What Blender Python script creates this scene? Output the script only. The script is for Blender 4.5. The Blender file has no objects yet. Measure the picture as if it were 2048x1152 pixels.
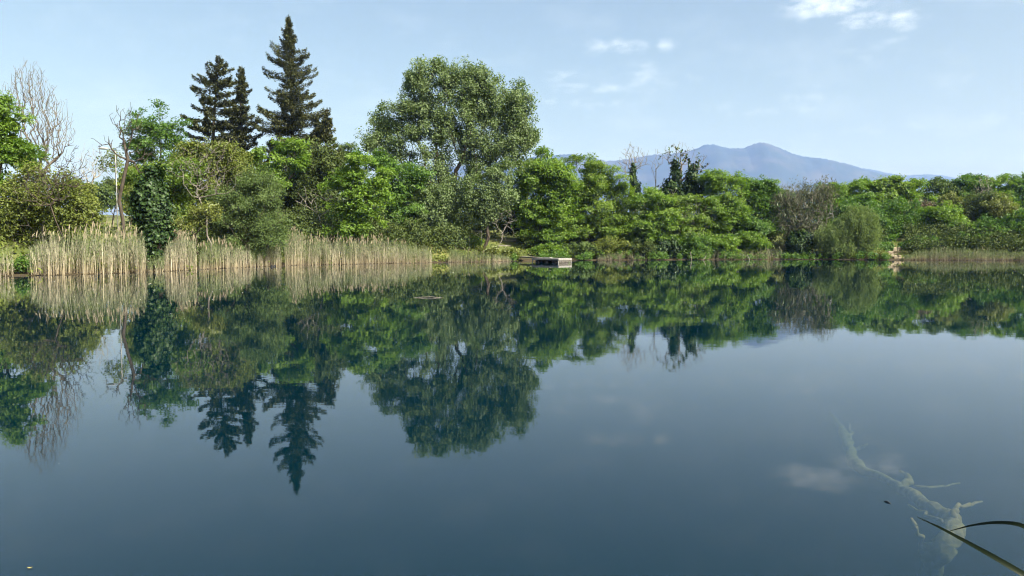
import bpy, math, random
import numpy as np
from mathutils import Vector

# ------------------------------------------------------------------ camera, sky, sun, exposure
scene = bpy.context.scene
COL = scene.collection
FPX, CU, CV, H = 1500.0, 1024.0, 576.0, 1.8        # focal length in photo pixels, image centre, eye height over water
PITCH = math.atan(85.0 / FPX)

cam_d = bpy.data.cameras.new('camera')
cam = bpy.data.objects.new('camera', cam_d); COL.objects.link(cam)
cam_d.sensor_width = 36.0
cam_d.lens = 36.0 * FPX / 2048.0
cam_d.clip_start, cam_d.clip_end = 0.05, 40000.0
cam.location = (0, 0, H)
cam.rotation_euler = (math.pi / 2 - PITCH, 0, 0)
scene.camera = cam

SUN_AZ, SUN_EL = math.radians(126.0), math.radians(43.0)   # azimuth clockwise from the view direction (+Y)
SUN_DIR = Vector((math.sin(SUN_AZ) * math.cos(SUN_EL), math.cos(SUN_AZ) * math.cos(SUN_EL), math.sin(SUN_EL)))

CP, SP = math.cos(PITCH), math.sin(PITCH)
def ray(u, v):
    cx, c = (u - CU) / FPX, (CV - v) / FPX
    return np.array([cx, CP + c * SP, -SP + c * CP])

world = bpy.data.worlds.new('World'); scene.world = world
world.use_nodes = True
WT = world.node_tree; WT.nodes.clear()

def build_world():
    N, L = WT.nodes, WT.links
    out = N.new('ShaderNodeOutputWorld'); bg = N.new('ShaderNodeBackground')
    sky = N.new('ShaderNodeTexSky'); sky.sky_type = 'NISHITA'; sky.sun_disc = False
    sky.sun_elevation = SUN_EL; sky.sun_rotation = SUN_AZ
    sky.altitude = 100; sky.air_density = 1.0; sky.dust_density = 5.0; sky.ozone_density = 0.0
    bg.inputs['Strength'].default_value = 0.083
    def math_(op, a, b=None, c=None, clamp=False):
        n = N.new('ShaderNodeMath'); n.operation = op; n.use_clamp = clamp
        for i, v in enumerate((a, b, c)):
            if v is None: continue
            if isinstance(v, (int, float)): n.inputs[i].default_value = v
            else: L.new(v, n.inputs[i])
        return n.outputs[0]
    tc = N.new('ShaderNodeTexCoord'); sep = N.new('ShaderNodeSeparateXYZ')
    L.new(tc.outputs['Generated'], sep.inputs[0])
    az = math_('ARCTAN2', sep.outputs[0], sep.outputs[1])
    el = math_('ARCSINE', sep.outputs[2])
    comb = N.new('ShaderNodeCombineXYZ'); L.new(az, comb.inputs[0]); L.new(math_('MULTIPLY', el, 2.2), comb.inputs[1])
    n1 = N.new('ShaderNodeTexNoise'); n1.inputs['Scale'].default_value = 42; n1.inputs['Detail'].default_value = 8
    n1.inputs['Roughness'].default_value = 0.6; L.new(comb.outputs[0], n1.inputs['Vector'])
    n2 = N.new('ShaderNodeTexNoise'); n2.inputs['Scale'].default_value = 9; n2.inputs['Detail'].default_value = 7
    n2.inputs['Roughness'].default_value = 0.62; L.new(comb.outputs[0], n2.inputs['Vector'])
    # small fair-weather clouds: (azimuth, elevation, half width, half height, opacity) in radians
    total = None
    for u, v, wu, wv, op in (
        (1650, 8, 62, 20, 1.0), (1590, 28, 20, 12, .6), (1710, 42, 24, 14, .75), (1752, 38, 18, 14, .7), (1815, 38, 26, 15, .85), (1798, 80, 24, 7, .5), (1735, 108, 60, 12, .35),
        (1235, 92, 62, 14, .6), (1333, 90, 20, 11, .7), (1190, 88, 20, 12, .5), (1120, 152, 40, 10, .4), (1180, 175, 70, 9, .55), (1285, 158, 34, 26, .55), (1350, 158, 40, 12, .35),
        (1200, 208, 80, 10, .4), (1100, 204, 30, 10, .4), (1610, 195, 34, 24, .4), (1530, 225, 70, 9, .35), (1440, 215, 40, 8, .3), (1770, 255, 60, 10, .3), (1900, 160, 60, 8, .25), (2030, 232, 50, 9, .3)):
        d_ = ray(u, v); d_ = d_ / np.linalg.norm(d_); a0, e0 = math.atan2(d_[0], d_[1]), math.asin(d_[2]); ra, re = wu / FPX, wv / FPX
        dx = math_('DIVIDE', math_('SUBTRACT', az, a0), ra * 1.6)
        dy = math_('DIVIDE', math_('SUBTRACT', el, e0), re * 1.6)
        r2 = math_('ADD', math_('MULTIPLY', dx, dx), math_('MULTIPLY', dy, dy))
        m = math_('MULTIPLY', math_('SUBTRACT', 1.0, r2, clamp=True), op)
        total = m if total is None else math_('MAXIMUM', total, m)
    puff = math_('MULTIPLY', math_('SUBTRACT', math_('ADD', math_('MULTIPLY', total, .75), math_('MULTIPLY', n1.outputs[0], 2.4)), 1.36), .42, clamp=True)
    puff = math_('MULTIPLY', puff, math_('MULTIPLY', total, 1.3, clamp=True))
    veil = math_('MULTIPLY', math_('SUBTRACT', n2.outputs[0], 0.5, clamp=True), 0.22, clamp=True)
    dens = math_('ADD', puff, veil, clamp=True)
    wb = N.new('ShaderNodeMixRGB'); wb.blend_type = 'MULTIPLY'; wb.inputs[0].default_value = 1.0; L.new(sky.outputs[0], wb.inputs[1]); wb.inputs[2].default_value = (1.0, 1.02, .89, 1)   # even tint takes some blue out of the whole sky
    mix = N.new('ShaderNodeMixRGB'); L.new(dens, mix.inputs[0]); L.new(wb.outputs[0], mix.inputs[1])
    mix.inputs[2].default_value = (10.0, 10.3, 10.9, 1)
    L.new(mix.outputs[0], bg.inputs['Color']); L.new(bg.outputs[0], out.inputs['Surface'])
build_world()

sun_d = bpy.data.lights.new('sun', 'SUN'); sun_d.energy = 5.0; sun_d.angle = math.radians(0.53); sun_d.color = (1.0, 0.955, 0.88)
sun = bpy.data.objects.new('sun', sun_d); COL.objects.link(sun)
sun.rotation_euler = SUN_DIR.to_track_quat('Z', 'Y').to_euler()
sun.location = (60, -20, 60)

vs = scene.view_settings
vs.view_transform = 'Standard'; vs.look = 'None'; vs.exposure = 1.32; vs.gamma = 1.0; vs.use_curve_mapping = False
scene.render.engine = 'CYCLES'
cy = scene.cycles
cy.caustics_reflective = False; cy.caustics_refractive = False
cy.max_bounces = 8; cy.diffuse_bounces = 3; cy.glossy_bounces = 3; cy.transmission_bounces = 4
cy.transparent_max_bounces = 8; cy.volume_bounces = 1
cy.sample_clamp_indirect = 6.0
cy.filter_width = 1.1
cy.use_denoising = True; cy.denoiser = 'OPENIMAGEDENOISE'; cy.denoising_prefilter = 'FAST'

# ------------------------------------------------------------------ geometry helpers
def at(u, v, D):                       # the point that lies D metres in front of the eye in that direction
    d = ray(u, v); return np.array([0, 0, H]) + d * (D / d[1])
def on_water(u, v, z=0.0):
    d = ray(u, v); return np.array([0, 0, H]) + d * ((z - H) / d[2])

def link(o, parent=None):
    COL.objects.link(o)
    if parent is not None: o.parent = parent
    return o
def tag(o, label=None, cat=None, group=None, kind=None):
    if label: o['label'] = label
    if cat: o['category'] = cat
    if group: o['group'] = group
    if kind: o['kind'] = kind
    return o
def empty(name, loc=(0, 0, 0)):
    o = bpy.data.objects.new(name, None); o.location = loc; o.empty_display_size = 0.2
    return link(o)

def np_mesh(name, V, Q=None, T=None, rnd=None, col=None, smooth=False):
    V = np.asarray(V, dtype=np.float32).reshape(-1, 3)
    Q = np.zeros((0, 4), np.int32) if Q is None else np.asarray(Q, np.int32).reshape(-1, 4)
    T = np.zeros((0, 3), np.int32) if T is None else np.asarray(T, np.int32).reshape(-1, 3)
    me = bpy.data.meshes.new(name)
    me.vertices.add(len(V)); me.vertices.foreach_set('co', V.ravel())
    idx = np.concatenate([Q.ravel(), T.ravel()])
    me.loops.add(len(idx)); me.loops.foreach_set('vertex_index', idx)
    nq, nt = len(Q), len(T)
    me.polygons.add(nq + nt)
    starts = np.concatenate([np.arange(nq) * 4, nq * 4 + np.arange(nt) * 3]).astype(np.int32)
    me.polygons.foreach_set('loop_start', starts)
    me.polygons.foreach_set('use_smooth', np.full(nq + nt, bool(smooth)))
    if rnd is not None:
        a = me.attributes.new('rnd', 'FLOAT', 'FACE'); a.data.foreach_set('value', np.asarray(rnd, np.float32))
    if col is not None:
        a = me.attributes.new('tint', 'FLOAT_COLOR', 'POINT')
        c4 = np.ones((len(V), 4), np.float32); c4[:, :3] = col; a.data.foreach_set('color', c4.ravel())
    me.update(calc_edges=True); me.validate()
    return me
def mesh_obj(name, me, mat, parent=None):
    o = bpy.data.objects.new(name, me); me.materials.append(mat)
    link(o, parent)

    return o

class Geo:                              # collects quads and triangles
    def __init__(s): s.V, s.Q, s.T, s.n = [], [], [], 0
    def add(s, V, Q=None, T=None):
        V = np.asarray(V, float).reshape(-1, 3)
        if Q is not None: s.Q.append(np.asarray(Q) + s.n)
        if T is not None: s.T.append(np.asarray(T) + s.n)
        s.V.append(V); s.n += len(V)
    def box(s, c, size, ax=None):       # ax: rows are the box axes
        c = np.asarray(c, float); h = np.asarray(size, float) / 2
        ax = np.eye(3) if ax is None else np.asarray(ax, float)
        V = [c + ax[0] * h[0] * a + ax[1] * h[1] * b + ax[2] * h[2] * d for d in (-1, 1) for b in (-1, 1) for a in (-1, 1)]
        s.add(V, Q=[(0, 2, 3, 1), (4, 5, 7, 6), (0, 1, 5, 4), (2, 6, 7, 3), (0, 4, 6, 2), (1, 3, 7, 5)])
    def tube(s, P, R, k=6, cap=True):
        P = np.asarray(P, float); R = np.broadcast_to(np.asarray(R, float), (len(P),))
        t = np.gradient(P, axis=0); t /= np.linalg.norm(t, axis=1)[:, None] + 1e-9
        ref = np.array([0, 0, 1.0]) if abs(t[:, 2]).mean() < .8 else np.array([1.0, 0, 0])
        a = np.cross(t, ref); a /= np.linalg.norm(a, axis=1)[:, None] + 1e-9
        b = np.cross(t, a)
        th = np.arange(k) / k * 2 * np.pi
        V = P[:, None] + R[:, None, None] * (a[:, None] * np.cos(th)[None, :, None] + b[:, None] * np.sin(th)[None, :, None])
        Q = [(i * k + j, i * k + (j + 1) % k, (i + 1) * k + (j + 1) % k, (i + 1) * k + j) for i in range(len(P) - 1) for j in range(k)]
        n = len(P) * k; V = V.reshape(-1, 3); T = None
        if cap:
            V = np.vstack([V, P[0], P[-1]])
            T = [(n, (j + 1) % k, j) for j in range(k)] + [(n + 1, n - k + j, n - k + (j + 1) % k) for j in range(k)]
        s.add(V, Q=Q, T=T)
    def mesh(s, name, smooth=False, rnd=None, col=None):
        return np_mesh(name, np.concatenate(s.V), np.concatenate(s.Q) if s.Q else None, np.concatenate(s.T) if s.T else None, rnd, col, smooth)
    def obj(s, name, mat, parent=None, smooth=False):
        return mesh_obj(name, s.mesh(name, smooth), mat, parent)

def frusta(A, B, ra, rb, k):            # many tapered tubes at once
    A, B = np.asarray(A), np.asarray(B)
    t = B - A; ln = np.linalg.norm(t, axis=1)[:, None] + 1e-9; t = t / ln
    B = B + t * (rb[:, None] * 0.5)
    ref = np.where(np.abs(t[:, 2:3]) < .8, np.array([[0, 0, 1.0]]), np.array([[1.0, 0, 0]]))
    a = np.cross(t, ref); a /= np.linalg.norm(a, axis=1)[:, None] + 1e-9
    b = np.cross(t, a)
    th = np.arange(k) / k * 2 * np.pi
    ring = a[:, None] * np.cos(th)[None, :, None] + b[:, None] * np.sin(th)[None, :, None]
    V = np.concatenate([A[:, None] + ring * ra[:, None, None], B[:, None] + ring * rb[:, None, None]], axis=1)
    j = np.arange(k); q = np.stack([j, (j + 1) % k, k + (j + 1) % k, k + j], 1)
    Q = q[None] + (np.arange(len(A)) * 2 * k)[:, None, None]
    return V.reshape(-1, 3), Q.reshape(-1, 4)

def unit(v): return v / (np.linalg.norm(v, axis=-1, keepdims=True) + 1e-9)

# ------------------------------------------------------------------ materials
def new_mat(name):
    m = bpy.data.materials.new(name); m.use_nodes = True; m.node_tree.nodes.clear()
    return m, m.node_tree.nodes, m.node_tree.links
def leaf_mat(name, stops, transl=0.3, gloss=0.03, back=None, rough=0.45):
    """stops: base colours met at random from leaf to leaf"""
    m, N, L = new_mat(name)
    out = N.new('ShaderNodeOutputMaterial')
    at_ = N.new('ShaderNodeAttribute'); at_.attribute_name = 'rnd'
    rp = N.new('ShaderNodeValToRGB'); e = rp.color_ramp.elements
    while len(e) < len(stops): e.new(0.5)
    for i, c in enumerate(stops):
        e[i].position = i / (len(stops) - 1); e[i].color = (*c, 1)
    L.new(at_.outputs['Fac'], rp.inputs[0]); c = rp.outputs[0]
    if back:
        g = N.new('ShaderNodeNewGeometry'); mx = N.new('ShaderNodeMixRGB'); L.new(g.outputs['Backfacing'], mx.inputs[0])
        L.new(c, mx.inputs[1]); mx.inputs[2].default_value = (*back, 1); c = mx.outputs[0]
    d = N.new('ShaderNodeBsdfDiffuse'); L.new(c, d.inputs[0])
    t = N.new('ShaderNodeBsdfTranslucent')
    hs = N.new('ShaderNodeMixRGB'); hs.blend_type = 'MULTIPLY'; hs.inputs[0].default_value = 1.0; L.new(c, hs.inputs[1]); hs.inputs[2].default_value = (1.08, 1.15, 0.5, 1)
    L.new(hs.outputs[0], t.inputs[0])
    mt = N.new('ShaderNodeMixShader'); mt.inputs[0].default_value = transl; L.new(d.outputs[0], mt.inputs[1]); L.new(t.outputs[0], mt.inputs[2])
    gl = N.new('ShaderNodeBsdfGlossy'); gl.inputs['Roughness'].default_value = rough; gl.inputs[0].default_value = (.8, .85, .8, 1)
    mg = N.new('ShaderNodeMixShader'); mg.inputs[0].default_value = gloss; L.new(mt.outputs[0], mg.inputs[1]); L.new(gl.outputs[0], mg.inputs[2])
    L.new(mg.outputs[0], out.inputs[0]); return m
def noise_mat(name, c1, c2, scale=4.0, rough=0.8, stretch=(1, 1, 1), bump=0.0, spec=0.3, detail=5):
    m, N, L = new_mat(name)
    out = N.new('ShaderNodeOutputMaterial'); p = N.new('ShaderNodeBsdfPrincipled')
    tc = N.new('ShaderNodeTexCoord'); mp = N.new('ShaderNodeMapping'); mp.inputs['Scale'].default_value = stretch
    L.new(tc.outputs['Object'], mp.inputs[0])
    n = N.new('ShaderNodeTexNoise'); n.inputs['Scale'].default_value = scale; n.inputs['Detail'].default_value = detail; L.new(mp.outputs[0], n.inputs['Vector'])
    r = N.new('ShaderNodeValToRGB'); r.color_ramp.elements[0].position = .32; r.color_ramp.elements[1].position = .68
    r.color_ramp.elements[0].color = (*c1, 1); r.color_ramp.elements[1].color = (*c2, 1)
    L.new(n.outputs['Fac'], r.inputs[0]); L.new(r.outputs[0], p.inputs['Base Color'])
    p.inputs['Roughness'].default_value = rough; p.inputs['Specular IOR Level'].default_value = spec
    if bump:
        b = N.new('ShaderNodeBump'); b.inputs['Strength'].default_value = bump; b.inputs['Distance'].default_value = 0.05
        L.new(n.outputs['Fac'], b.inputs['Height']); L.new(b.outputs[0], p.inputs['Normal'])
    L.new(p.outputs[0], out.inputs[0]); return m
def tint_mat(name, transl=0.2):
    m, N, L = new_mat(name)
    out = N.new('ShaderNodeOutputMaterial'); a = N.new('ShaderNodeAttribute'); a.attribute_name = 'tint'
    d = N.new('ShaderNodeBsdfDiffuse'); t = N.new('ShaderNodeBsdfTranslucent'); mx = N.new('ShaderNodeMixShader'); mx.inputs[0].default_value = transl
    L.new(a.outputs['Color'], d.inputs[0]); L.new(a.outputs['Color'], t.inputs[0])
    L.new(d.outputs[0], mx.inputs[1]); L.new(t.outputs[0], mx.inputs[2]); L.new(mx.outputs[0], out.inputs[0]); return m

M = {}
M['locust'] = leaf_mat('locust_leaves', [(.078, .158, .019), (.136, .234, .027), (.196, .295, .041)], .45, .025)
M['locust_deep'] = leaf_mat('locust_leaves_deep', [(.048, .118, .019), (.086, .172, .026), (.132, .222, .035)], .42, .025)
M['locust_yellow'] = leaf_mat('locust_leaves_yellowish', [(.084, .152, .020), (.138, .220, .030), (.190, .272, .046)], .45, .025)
M['poplar'] = leaf_mat('poplar_leaves', [(.072, .122, .030), (.112, .176, .045), (.155, .220, .068)], .30, .03, back=(.125, .178, .070), rough=.6)
M['ivy'] = leaf_mat('ivy_leaves', [(.009, .024, .006), (.020, .046, .010), (.050, .090, .018)], .12, .025, rough=.5)
M['sage'] = leaf_mat('sage_willow_leaves', [(.065, .105, .032), (.095, .145, .044), (.130, .180, .060)], .25, .015)
M['olive'] = leaf_mat('olive_green_leaves', [(.075, .105, .022), (.125, .160, .034), (.180, .205, .050)], .28, .015)
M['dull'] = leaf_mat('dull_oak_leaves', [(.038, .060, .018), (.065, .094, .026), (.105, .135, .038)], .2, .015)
M['pale'] = leaf_mat('pale_willow_leaves', [(.110, .165, .055), (.155, .215, .075), (.205, .265, .105)], .3, .015)
M['grey'] = leaf_mat('grey_willow_leaves', [(.050, .060, .030), (.075, .085, .040), (.11, .12, .06)], .25, .05)
M['gold'] = leaf_mat('golden_leaves', [(.090, .120, .020), (.140, .170, .030), (.190, .210, .045)], .3, .05)
M['brown'] = leaf_mat('dry_brown_twigs', [(.09, .07, .045), (.13, .10, .065), (.17, .13, .09)], .1, .03)
M['needle'] = leaf_mat('conifer_needles', [(.040, .050, .022), (.068, .078, .031), (.120, .125, .050)], .08, .02, rough=.6)
M['bark'] = noise_mat('dark_bark', (.030, .024, .018), (.085, .068, .052), 5, .9, (2, 2, .5), .5)
M['bark_grey'] = noise_mat('grey_bark', (.10, .088, .075), (.22, .20, .175), 4, .85, (2, 2, .5), .4)
M['bark_pale'] = noise_mat('pale_dead_bark', (.22, .20, .17), (.38, .35, .31), 4, .85, (2, 2, .4), .4)
M['reed'] = tint_mat('reed_stalks', .22)

# ------------------------------------------------------------------ the lake's outline and the terrain
SHORE_PX = [(-60, 555.5), (0, 553), (150, 549.5), (290, 545), (400, 539.5), (520, 533.5), (600, 530.5), (750, 527.5), (870, 525.5), (1000, 523.5),
            (1045, 521.5), (1120, 521), (1300, 520), (1560, 518.8), (1700, 519.3), (1790, 520.3), (1900, 520.5), (2048, 521.5)]
SHORE = [on_water(u, v)[:2] for u, v in SHORE_PX]
LAKE = np.array([(-70, 3), (-62, 14), (-46, 28), (-37, 36)] + [tuple(p) for p in SHORE] + [(72, 83), (84, 70), (90, 48), (80, 22), (60, 6), (30, 2.3), (0, 2.2), (-40, 2.0)])

def lake_dist(X, Y):                    # > 0 on land, < 0 in the lake
    P = np.stack([X, Y], -1); A, B = LAKE, np.roll(LAKE, -1, 0)
    best = np.full(X.shape, 1e9); inside = np.zeros(X.shape, bool)
    for a, b in zip(A, B):
        ab = b - a; t = np.clip(((P - a) @ ab) / (ab @ ab), 0, 1)
        best = np.minimum(best, np.hypot(*np.moveaxis(P - a - t[..., None] * ab, -1, 0)))
        c = (a[1] > Y) != (b[1] > Y)
        xi = (b[0] - a[0]) * (Y - a[1]) / (b[1] - a[1] + 1e-12) + a[0]
        inside ^= c & (X < xi)
    return np.where(inside, -best, best)
def smooth(t): t = np.clip(t, 0, 1); return t * t * (3 - 2 * t)
def wob(X, Y):
    return (np.sin(X * .31 + 1.3) * np.cos(Y * .27 + .4) * .5 + np.sin(X * .83 + Y * .61) * .28 + np.sin(X * 1.9 - Y * 1.45 + 2) * .12)
def terrain(X, Y):
    X, Y = np.asarray(X, float), np.asarray(Y, float)
    d = lake_dist(X, Y)
    far = smooth((Y - 20) / 20)         # the near bank stays low
    land = .03 + .07 * np.clip(d, 0, 3) + far * (2.5 * smooth((d - 2) / 9) + 1.5 * smooth((d - 10) / 22)) + (1 - far) * .4 * smooth(d / 4)
    land = land + wob(X, Y) * .22 * smooth((d - 1) / 5)
    land = land + 15 * smooth((Y - 150) / 230) * smooth((-X - 40) / 150) * np.clip(1 - Y / 4000, 0, 1)    # gentle rise far beyond the left bank
    bed = -np.minimum(4.0, 1.3 * np.abs(d)) + .03
    return np.where(d > 0, land, bed)

def axis(lo, hi, step, far_lo, far_hi, n=16):
    mid = np.arange(lo, hi + .01, step)
    g = np.geomspace(1, 1 + (hi - lo), n)
    a = lo - np.geomspace(step, lo - far_lo, n)[::-1]; b = hi + np.geomspace(step, far_hi - hi, n)
    return np.concatenate([a, mid, b])
xs, ys = axis(-85, 105, 1.0, -8600, 8600), axis(-12, 150, 1.0, -480, 9600)
GX, GY = np.meshgrid(xs, ys)
GZ = terrain(GX, GY)
nx, ny = len(xs), len(ys)
ii, jj = np.meshgrid(np.arange(nx - 1), np.arange(ny - 1)); k0 = jj * nx + ii
gm = np_mesh('ground', np.stack([GX, GY, GZ], -1), np.stack([k0, k0 + 1, k0 + nx + 1, k0 + nx], -1).reshape(-1, 4), smooth=True)
def ground_mat():
    m, N, L = new_mat('bank_earth_and_grass')
    out = N.new('ShaderNodeOutputMaterial'); p = N.new('ShaderNodeBsdfPrincipled'); p.inputs['Roughness'].default_value = .95; p.inputs['Specular IOR Level'].default_value = .1
    tc = N.new('ShaderNodeTexCoord')
    n1 = N.new('ShaderNodeTexNoise'); n1.inputs['Scale'].default_value = .16; n1.inputs['Detail'].default_value = 8; L.new(tc.outputs['Object'], n1.inputs['Vector'])
    n2 = N.new('ShaderNodeTexNoise'); n2.inputs['Scale'].default_value = 3.5; n2.inputs['Detail'].default_value = 6; L.new(tc.outputs['Object'], n2.inputs['Vector'])
    r = N.new('ShaderNodeValToRGB'); e = r.color_ramp.elements
    e[0].position = .33; e[0].color = (.070, .055, .035, 1); e[1].position = .62; e[1].color = (.135, .140, .048, 1)
    k = e.new(.47); k.color = (.070, .092, .026, 1)
    L.new(n1.outputs['Fac'], r.inputs[0])
    mx = N.new('ShaderNodeMixRGB'); mx.blend_type = 'OVERLAY'; mx.inputs[0].default_value = .55; L.new(r.outputs[0], mx.inputs[1]); L.new(n2.outputs['Fac'], mx.inputs[2])
    sx = N.new('ShaderNodeSeparateXYZ'); L.new(tc.outputs['Object'], sx.inputs[0])
    mr = N.new('ShaderNodeMapRange'); mr.inputs[1].default_value = .12; mr.inputs[2].default_value = .55; L.new(sx.outputs[2], mr.inputs[0])
    md = N.new('ShaderNodeMixRGB'); L.new(mr.outputs[0], md.inputs[0]); md.inputs[1].default_value = (.045, .036, .022, 1); L.new(mx.outputs[0], md.inputs[2])
    L.new(md.outputs[0], p.inputs['Base Color'])
    b = N.new('ShaderNodeBump'); b.inputs['Strength'].default_value = .6; b.inputs['Distance'].default_value = .12; L.new(n2.outputs['Fac'], b.inputs['Height']); L.new(b.outputs[0], p.inputs['Normal'])
    L.new(p.outputs[0], out.inputs[0]); return m
tag(mesh_obj('ground', gm, ground_mat()), 'grassy earth bank and land around the lake', 'ground', kind='structure')

# ------------------------------------------------------------------ water
def water_mat():
    m, N, L = new_mat('lake_water')
    out = N.new('ShaderNodeOutputMaterial')
    tc = N.new('ShaderNodeTexCoord')
    def noise(scale, detail, stretch=(1, 1, 1), rough=.5):
        mp = N.new('ShaderNodeMapping'); mp.inputs['Scale'].default_value = stretch; L.new(tc.outputs['Object'], mp.inputs[0])
        n = N.new('ShaderNodeTexNoise'); n.inputs['Scale'].default_value = scale; n.inputs['Detail'].default_value = detail; n.inputs['Roughness'].default_value = rough
        L.new(mp.outputs[0], n.inputs['Vector']); return n.outputs['Fac']
    def mul(a, b, op='MULTIPLY'):
        n = N.new('ShaderNodeMath'); n.operation = op
        for i, v in enumerate((a, b)):
            if isinstance(v, (int, float)): n.inputs[i].default_value = v
            else: L.new(v, n.inputs[i])
        return n.outputs[0]
    fine = noise(4.2, 2, (1, 1.5, 1)); swell = noise(.75, 2, (1, 1.3, 1)); patch = noise(.07, 3, (.6, 1.4, 1))
    rp = N.new('ShaderNodeValToRGB'); rp.color_ramp.elements[0].position = .38; rp.color_ramp.elements[1].position = .62
    rp.color_ramp.elements[0].color = (.25, .25, .25, 1); rp.color_ramp.elements[1].color = (1, 1, 1, 1); L.new(patch, rp.inputs[0])
    h = mul(mul(fine, .00055), rp.outputs[0]); h = mul(h, mul(swell, .0012), 'ADD')
    b = N.new('ShaderNodeBump'); b.inputs['Strength'].default_value = 1.0; b.inputs['Distance'].default_value = 1.0; L.new(h, b.inputs['Height'])
    fr = N.new('ShaderNodeFresnel'); fr.inputs['IOR'].default_value = 1.333; L.new(b.outputs[0], fr.inputs['Normal'])
    gl = N.new('ShaderNodeBsdfGlossy'); gl.inputs['Roughness'].default_value = 0.012; gl.inputs[0].default_value = (1, 1, 1, 1); L.new(b.outputs[0], gl.inputs['Normal'])
    tr = N.new('ShaderNodeBsdfTransparent'); tr.inputs[0].default_value = (.9, .97, .95, 1)
    df = N.new('ShaderNodeBsdfDiffuse'); df.inputs[0].default_value = (.0004, .024, .043, 1)          # silt suspended in the water
    m1 = N.new('ShaderNodeMixShader'); m1.inputs[0].default_value = .36; L.new(tr.outputs[0], m1.inputs[1]); L.new(df.outputs[0], m1.inputs[2])
    m2 = N.new('ShaderNodeMixShader'); L.new(fr.outputs[0], m2.inputs[0]); L.new(m1.outputs[0], m2.inputs[1]); L.new(gl.outputs[0], m2.inputs[2])
    L.new(m2.outputs[0], out.inputs['Surface'])
    va = N.new('ShaderNodeVolumeAbsorption'); va.inputs['Color'].default_value = (.42, .62, .52, 1); va.inputs['Density'].default_value = .75
    L.new(va.outputs[0], out.inputs['Volume'])
    return m
g = Geo(); g.box((10, 52, -2.5), (190, 130, 5.0))
tag(g.obj('water', water_mat()), 'calm blue-green lake water mirroring the trees and sky', 'lake water', kind='structure')

# ------------------------------------------------------------------ mountains
def mountain(name, label, prof, D, depth, mat, seed, rough):
    """prof: skyline in photo pixels (u, v); a ridge with slopes on both sides, standing D metres away"""
    r = np.random.default_rng(seed)
    u = np.arange(prof[0][0], prof[-1][0] + 1, 4.0)
    v = np.interp(u, [p[0] for p in prof], [p[1] for p in prof])
    ker = np.hanning(7); ker /= ker.sum(); v = np.convolve(np.pad(v, 3, 'edge'), ker, 'valid')
    P = np.array([at(a, b, D) for a, b in zip(u, v)]); X, Z = P[:, 0], P[:, 2] - 6
    rows = np.linspace(-1, 1, 41); V = []
    ph = r.uniform(0, 6, 12)
    for t in rows:
        f = (1 - abs(t)) ** (.85 if t < 0 else 1)
        x = X + t * 200 * np.sin(X / 900 + ph[0])
        n = sum(np.sin(X / (70 * 1.7 ** k) + ph[k] + t * (9 / (k + 1)) * np.cos(ph[k + 5])) * (1.6 ** k) for k in range(5))
        z = 6 + Z * f + n * rough * abs(t) * (1 - abs(t)) * 4 + (r.normal(0, rough * .5, len(X)) if abs(t) < .9 else 0)
        V.append(np.stack([x, np.full_like(X, D) + t * depth, np.maximum(z, 2)], -1))
    V = np.array(V); a, b = V.shape[:2]
    i, j = np.meshgrid(np.arange(b - 1), np.arange(a - 1)); k = j * b + i
    o = mesh_obj(name, np_mesh(name, V, np.stack([k, k + 1, k + b + 1, k + b], -1).reshape(-1, 4), smooth=True), mat)
    return tag(o, label, 'mountain', kind='structure')
MT = noise_mat('mountain_forest_and_limestone', (.020, .030, .026), (.058, .058, .055), .0045, .95, (1, 1, 1), 0, .1, 9)
MT.node_tree.nodes['Color Ramp'].color_ramp.elements[0].position = .45
MT.node_tree.nodes['Color Ramp'].color_ramp.elements[1].position = .78
mountain('mountain', 'blue hazy mountain with a sharp peak and a rounded higher summit', [(820, 345), (900, 335), (1000, 322), (1080, 312), (1140, 308), (1180, 314), (1215, 322), (1260, 318), (1300, 310), (1340, 308), (1380, 301), (1400, 293), (1415, 288), (1430, 288), (1450, 295),
         (1462, 298), (1478, 296), (1490, 297), (1503, 289), (1515, 286), (1527, 284.5), (1540, 288), (1560, 296), (1580, 305), (1605, 313), (1640, 316), (1670, 322), (1700, 329), (1730, 339), (1760, 347), (1790, 353), (1850, 362), (1950, 380), (2050, 420)], 6800, 1500, MT, 4, 6)
mountain('mountain_far', 'faint pale ridge trailing off behind the blue mountain', [(1660, 345), (1720, 336), (1745, 339), (1780, 347), (1810, 351), (1850, 349), (1880, 350), (1905, 355), (1950, 362), (2050, 372), (2200, 385)], 8600, 700, MT, 9, 4)

# ------------------------------------------------------------------ trees
def lobes_world(lobes, D, depth):
    out = []
    for l in lobes:
        u, v, ru, rv = l[:4]; dd = l[4] if len(l) > 4 else 0.0
        c = at(u, v, D + dd); s = (D + dd) / FPX
        out.append((c, np.array([ru * s, depth * .5 * (ru + rv) * s, rv * s])))
    return out
def sample_lobes(LW, n, r, shell=2.6):
    w = np.array([(R[0] * R[2]) ** 1.0 for _, R in LW]); w /= w.sum()
    k = r.choice(len(LW), n, p=w)
    d = unit(r.normal(size=(n, 3))); rad = r.random(n) ** (1 / shell)
    C = np.array([c for c, _ in LW])[k]; R = np.array([x for _, x in LW])[k]
    return C + d * R * rad[:, None] * r.uniform(.92, 1.1, n)[:, None], d, k

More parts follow.
